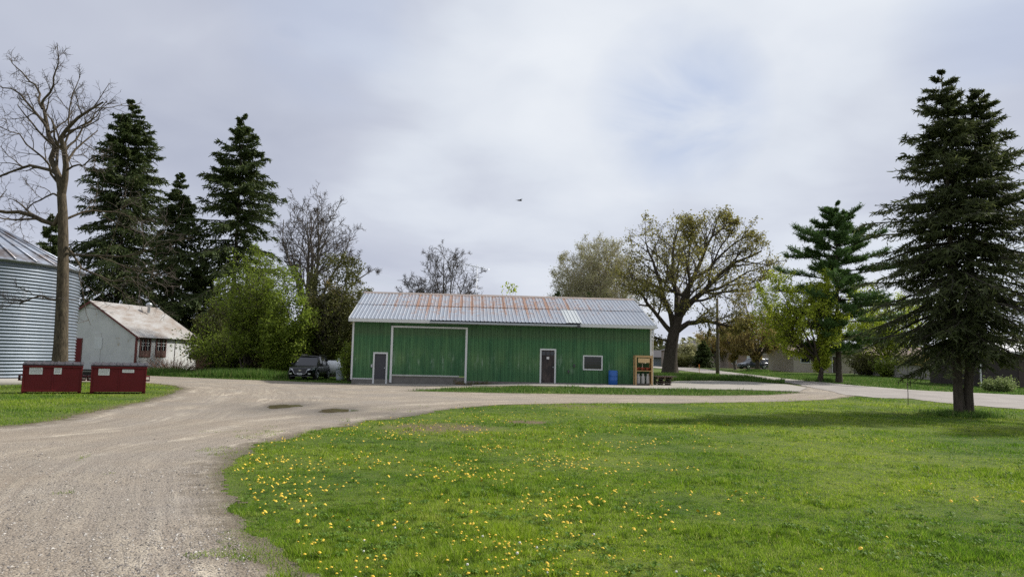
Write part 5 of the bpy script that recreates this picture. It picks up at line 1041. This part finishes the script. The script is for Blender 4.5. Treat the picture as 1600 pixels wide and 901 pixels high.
dec('budding_tree','yellowish small tree against the brick bungalow',1079,530,120,44,.1,44,leaf=M['pale_bud'],fork=.2,limbs=9,k=(6,5,4),trunk_r=.1,leafsize=.2,leafn=1,leafprob=.7)
spr('conifer','small dark yard conifer between the oak and the pole',1099,533,112,1.9,45,whorls=16,per=7,twigs=7,tuft=6,tl=.35,twd=.12,trunk_r=.1,clear=.04)
q=onray(1063,112); bush('round_bush','dark clipped round bush beside the oak trunk','bush',q,(1.5,1.2),1.5,M['dim_leaf'],M['twig'],46,70,10,.14)
# right: maple, pine
q=G(1281,596.5); dec('maple_tree','yellow green maple in young leaf just left of the pine',1272,412,q.y,150,.16,47,z0=q,leaf=M['maple_leaf'],irr=1.1,fork=.2,limbs=16,k=(8,6,5),trunk_r=.22,leafsize=.12,leafn=2,leaf_spread=.12,limb_ang=.85,bark=M['bark_dark'],wander=.12,cx=-1.5)
q=G(1311,597.5); H=P(1311,320,q.y).z-q.z; conifer('pine_tree','white pine with layered open boughs left of the double spruce','tree',q,H,5.2,M['pine'],M['bark_dark'],48,whorls=23,per=6,twigs=17,tuft=20,tl=.34,twd=.055,shape=.55,irregular=.32,clear=.17,droop=.12,tipup=.35,trunk_r=.24,pine=True)
dec('maple_tree','yellow green maple glimpsed behind the pine boughs',1385,430,84,120,.1,49,leaf=M['maple_leaf'],fork=.2,limbs=12,k=(7,6,4),trunk_r=.2,leafsize=.15,leafn=2,bark=M['bark_dark'])
dec('golden_tree','golden green spring tree in the yard left of the beige bungalow',1226,470,108,75,.15,91,leaf=M['maple_leaf'],fork=.25,limbs=10,k=(7,6,4),trunk_r=.18,leafsize=.17,leafn=1,leafprob=.8)
dec('golden_tree','bronze gold spring tree behind the utility pole',1118,508,125,60,.15,92,leaf=M['rust_leaf'],fork=.25,limbs=10,k=(7,6,4),trunk_r=.16,leafsize=.19,leafn=1,leafprob=.9)
for i,(px,Y,r_,h_,lf,lab) in enumerate([(1352,84,1.6,2.2,'dim_leaf','rounded dull yard shrub by the left end of the grey fence'),(1388,80,1.3,1.5,'bush_leaf','small green yard shrub in front of the grey fence'),(1424,79,1.8,2.4,'dim_leaf','tall dull yard shrub behind the metal stake'),(1465,74,1.5,1.9,'rust_leaf','brownish yard shrub left of the spruce trunk'),(1548,66,1.2,1.6,'dim_leaf','dark shrub at the corner of the brown garage')]):
    q=onray(px,Y); bush('yard_shrub',lab,'bush',q,(r_,1.2),h_,M[lf],M['twig'],95+i,90,4,.13,'shrubs along the yards across the road',tw=.014)
# the big double spruce
q=G(1505,650); Hs=P(1474,112,q.y).z; Hs2=P(1525,140,q.y).z; s1=(1488-1505)/FPX*q.y; t1=(P(1472,112,q.y)-q).x; t2=(P(1527,140,q.y)-q).x; print('dspruce',q,Hs,Hs2,t1,t2)
conifer('double_spruce','large dark spruce with two stems on the lawn at right','tree',q,Hs,4.5,M['spruce_near'],M['bark_dark'],50,stems=[(-.15,0,t1*1.0,.05,Hs,3.9),(.18,.03,t2,.0,Hs2,3.8)],whorls=36,per=6,twigs=13,tuft=8,tl=.19,twd=.045,shape=.80,irregular=.38,clear=.215,droop=.26,tipup=.12,trunk_r=.165,lin=True,hang=.15)
q2=Vector((24.5,25.5,0)); conifer('spruce_tree','full grown dark spruce standing to the right of the lawn','tree',q2,13.5,4.2,M['spruce_near'],M['bark_dark'],58,whorls=36,per=7,twigs=11,tuft=7,tl=.24,twd=.06,shape=.8,irregular=.3,clear=.1,trunk_r=.2)
x=q.x+rg.normal(0,.55,3500); y=q.y+rg.normal(0,.5,3500); m=np.hypot(x-q.x,y-q.y)>.2; blades('tree_foot_grass',x[m],y[m],rg.uniform(.08,.3,m.sum()),np.full(m.sum(),.02),M['tallblade'],.3,label='tuft of long grass round the foot of the double spruce')
b2=G(1047,588); x=b2.x+rg.normal(0,1.2,5000); y=b2.y+rg.normal(-.4,.8,5000); blades('oak_foot_grass',x,y,rg.uniform(.15,.45,5000),np.full(5000,.05),M['tallblade'],.3,label='long grass and weeds round the foot of the oak')
for px,w_,lab in ((1282,1.0,'dark weeds round the foot of the maple left of the pine'),(1182,1.3,'dark green weeds at the foot of the budding maple')):
    q=G(px,596 if px>1200 else 580.5); x=q.x+rg.normal(0,w_*.6,1800); y=q.y+rg.normal(0,.5,1800); blades('weeds',x,y,rg.uniform(.12,.4,1800),np.full(1800,.05),M['tallblade'],.3,z0=np.full(1800,q.z),label=lab)
# bushes
q=onray(272,59); bush('dry_bush','dry reddish brown brush in front of the outbuilding windows','bush',q,(2.4,1.0),1.15,None,M['twig_red'],61,170,0,tw=.012)
q=P(545,590,49.2); bush('vine_bush','tall leafy bush climbing the left corner of the green shed','bush',(q.x+.12,48.9,0),(.30,.45),2.2,M['bush_leaf'],M['twig'],62,60,4,.10)
q=G(1562,612); bush('pale_bush','pale green bush in front of the dark garage','bush',q,(.75,.6),.6,M['white_blossom'],M['twig'],63,80,7,.09)
q=loc(bd[1]+.55,-.5,0); bush('weed_clump','low brown and green weeds by the foot of the sliding door','weeds',q,(1.3,.35),.22,M['dim_leaf'],M['twig_red'],64,60,2,.05)
specs=[(330,66,1.6,3.0,'dim_leaf','thicket shrub beside the outbuilding wall'),(345,61,2.4,3.0,'bush_leaf','green thicket shrub left of centre under the leafy tree'),(392,62,2.3,3.3,'dim_leaf','dull thicket shrub under the middle of the leafy tree'),(432,61,2.0,3.0,'rust_leaf','brown thicket shrub left of the black car'),(475,62,2.2,3.4,'dim_leaf','thicket shrub straight behind the black car'),(515,61,1.9,3.8,'bush_leaf','green thicket shrub behind the propane tank')]
for i,(px,Y,r_,h_,lf,lab) in enumerate(specs): q=onray(px,Y); bush('thicket_shrub',lab,'bush',q,(r_,1.6),h_,M[lf],M['twig'],70+i,110,4,.13,'shrubs under the left trees',tw=.016)
# far-off wood along the horizon
g=Geo(); N=60000; a=rg.uniform(R(-46),R(46),N); r_=rg.uniform(170,260,N); hh=3.0+3.5*np.abs(fbm(a*60,a*0,.12,4,9))+2.0; zz=rg.uniform(0,1,N)**1.1*hh; X=np.sin(a)*r_;Y=np.cos(a)*r_
g_leaves(g,rg,np.stack([X,Y,terrain(X,Y)+zz],1),.95,0,1.3); o=g.build('far_wood',m_leaf('far_wood_leaves',(.05,.06,.025),(.09,.10,.04),(.13,.13,.06),.3)); tag(o,'far-off line of trees along the horizon',kind='stuff')
# ------------------------------------------------------------------ camera, sun, sky
cam=bpy.data.cameras.new('camera'); co=bpy.data.objects.new('camera',cam); C.objects.link(co)
cam.sensor_width=36; cam.lens=36*FPX/1600; cam.clip_end=8000; cam.clip_start=.05
Mx=Matrix((Rv,Uv,-Fv)).transposed(); co.matrix_world=Matrix.Translation(CAM)@Mx.to_4x4(); sc.camera=co
SUN_AZ=math.atan2(1.0,.5)      # clockwise from +y towards +x
SUN_EL=R(42)
sd_=Vector((math.sin(SUN_AZ)*math.cos(SUN_EL),math.cos(SUN_AZ)*math.cos(SUN_EL),math.sin(SUN_EL)))
l=bpy.data.lights.new('sun','SUN'); l.energy=4.8; l.angle=R(2.5); l.color=(1,.955,.88); lo=bpy.data.objects.new('sun',l); C.objects.link(lo); lo.rotation_euler=(-sd_).to_track_quat('-Z','Y').to_euler()
w=bpy.data.worlds.new('World'); sc.world=w; w.use_nodes=True; nt=w.node_tree; nt.nodes.clear()
s=NT.__new__(NT); s.t=nt; out=nt.nodes.new('ShaderNodeOutputWorld'); s.out=out
sky=s.n('TexSky',sky_type='NISHITA'); sky.sun_disc=False; sky.sun_elevation=SUN_EL; sky.sun_rotation=SUN_AZ; sky.altitude=300; sky.air_density=1; sky.dust_density=2
b1=s.n('Background'); s.put(b1.inputs[0],sky.outputs[0]); b1.inputs[1].default_value=.10
g=s.n('TexCoord').outputs['Generated']; X=s.sep(g); zc=s.math('ADD',s.math('MAXIMUM',X[2],0.0),.22)
pv=s.comb(s.math('DIVIDE',X[0],zc),s.math('DIVIDE',X[1],zc),0.0)
n1=s.noise(pv,.85,4,.45,.4); n2=s.noise(pv,2.6,4,.5,.3)
br=s.math('ADD',s.math('MULTIPLY',n1,1.0),s.math('SUBTRACT',s.math('MULTIPLY',n2,.35),.17))
# thin, brighter cloud to the right of the middle, heavier cloud to the left
bl_=s.n('VectorMath',operation='DOT_PRODUCT'); s.put(bl_.inputs[0],g); bl_.inputs[1].default_value=tuple(Vector((.22,.86,.42)).normalized()); glow=s.ramp(bl_.outputs['Value'],[(.80,0.0),(.995,1.0)],'EASE')
br=s.math('ADD',br,s.math('MULTIPLY',glow,.11))
def spot(px,py,w):
    v_=ray(px,py).normalized(); nd=s.n('VectorMath',operation='DOT_PRODUCT'); s.put(nd.inputs[0],g); nd.inputs[1].default_value=tuple(v_); return s.ramp(nd.outputs['Value'],[(math.cos(w),0.0),(1.0,1.0)],'EASE')
gap=s.math('MAXIMUM',spot(1060,165,.12),s.math('MAXIMUM',s.math('MULTIPLY',spot(1570,50,.12),.5),s.math('MULTIPLY',spot(520,20,.15),.4)))
br=s.math('ADD',br,s.math('MULTIPLY',spot(960,150,.42),.05)); br=s.math('ADD',br,s.math('MULTIPLY',spot(1300,200,.3),.03)); br=s.math('SUBTRACT',br,s.math('MULTIPLY',spot(150,150,.65),.09))
cc=s.ramp(br,[(.28,(.40,.43,.53)),(.47,(.50,.53,.62)),(.62,(.64,.68,.75)),(.82,(.78,.81,.85))])
low=s.ramp(X[2],[(0.0,1.0),(.30,0.0)]); cc=s.mix(s.math('MULTIPLY',low,.45),cc,(.60,.63,.73))
b2=s.n('Background'); s.put(b2.inputs[0],cc); b2.inputs[1].default_value=1.0
n3=s.noise(pv,1.5,4,.5,.5)
n4=s.noise(pv,2.2,5,.55,.6); gp_=s.math('MULTIPLY',gap,s.ramp(n4,[(.36,0.25),(.56,1.0)])); cc2=s.mix(s.math('MULTIPLY',gp_,.85),cc,(.42,.50,.68)); s.put(b2.inputs[0],cc2)
mx=s.n('MixShader'); s.put(mx.inputs[0],s.ramp(n3,[(.27,.7),(.40,.97)])); nt.links.new(b1.outputs[0],mx.inputs[1]); nt.links.new(b2.outputs[0],mx.inputs[2]); nt.links.new(mx.outputs[0],out.inputs[0])
sc.view_settings.view_transform='Standard'; sc.view_settings.look='None'; sc.view_settings.gamma=1; sc.view_settings.exposure=0.18
sc.render.engine='CYCLES'; sc.cycles.use_denoising=False; sc.cycles.max_bounces=6; sc.cycles.diffuse_bounces=3; sc.cycles.transparent_max_bounces=4; sc.cycles.caustics_reflective=False; sc.cycles.caustics_refractive=False
try: sc.cycles.denoiser='OPENIMAGEDENOISE'
except Exception: pass
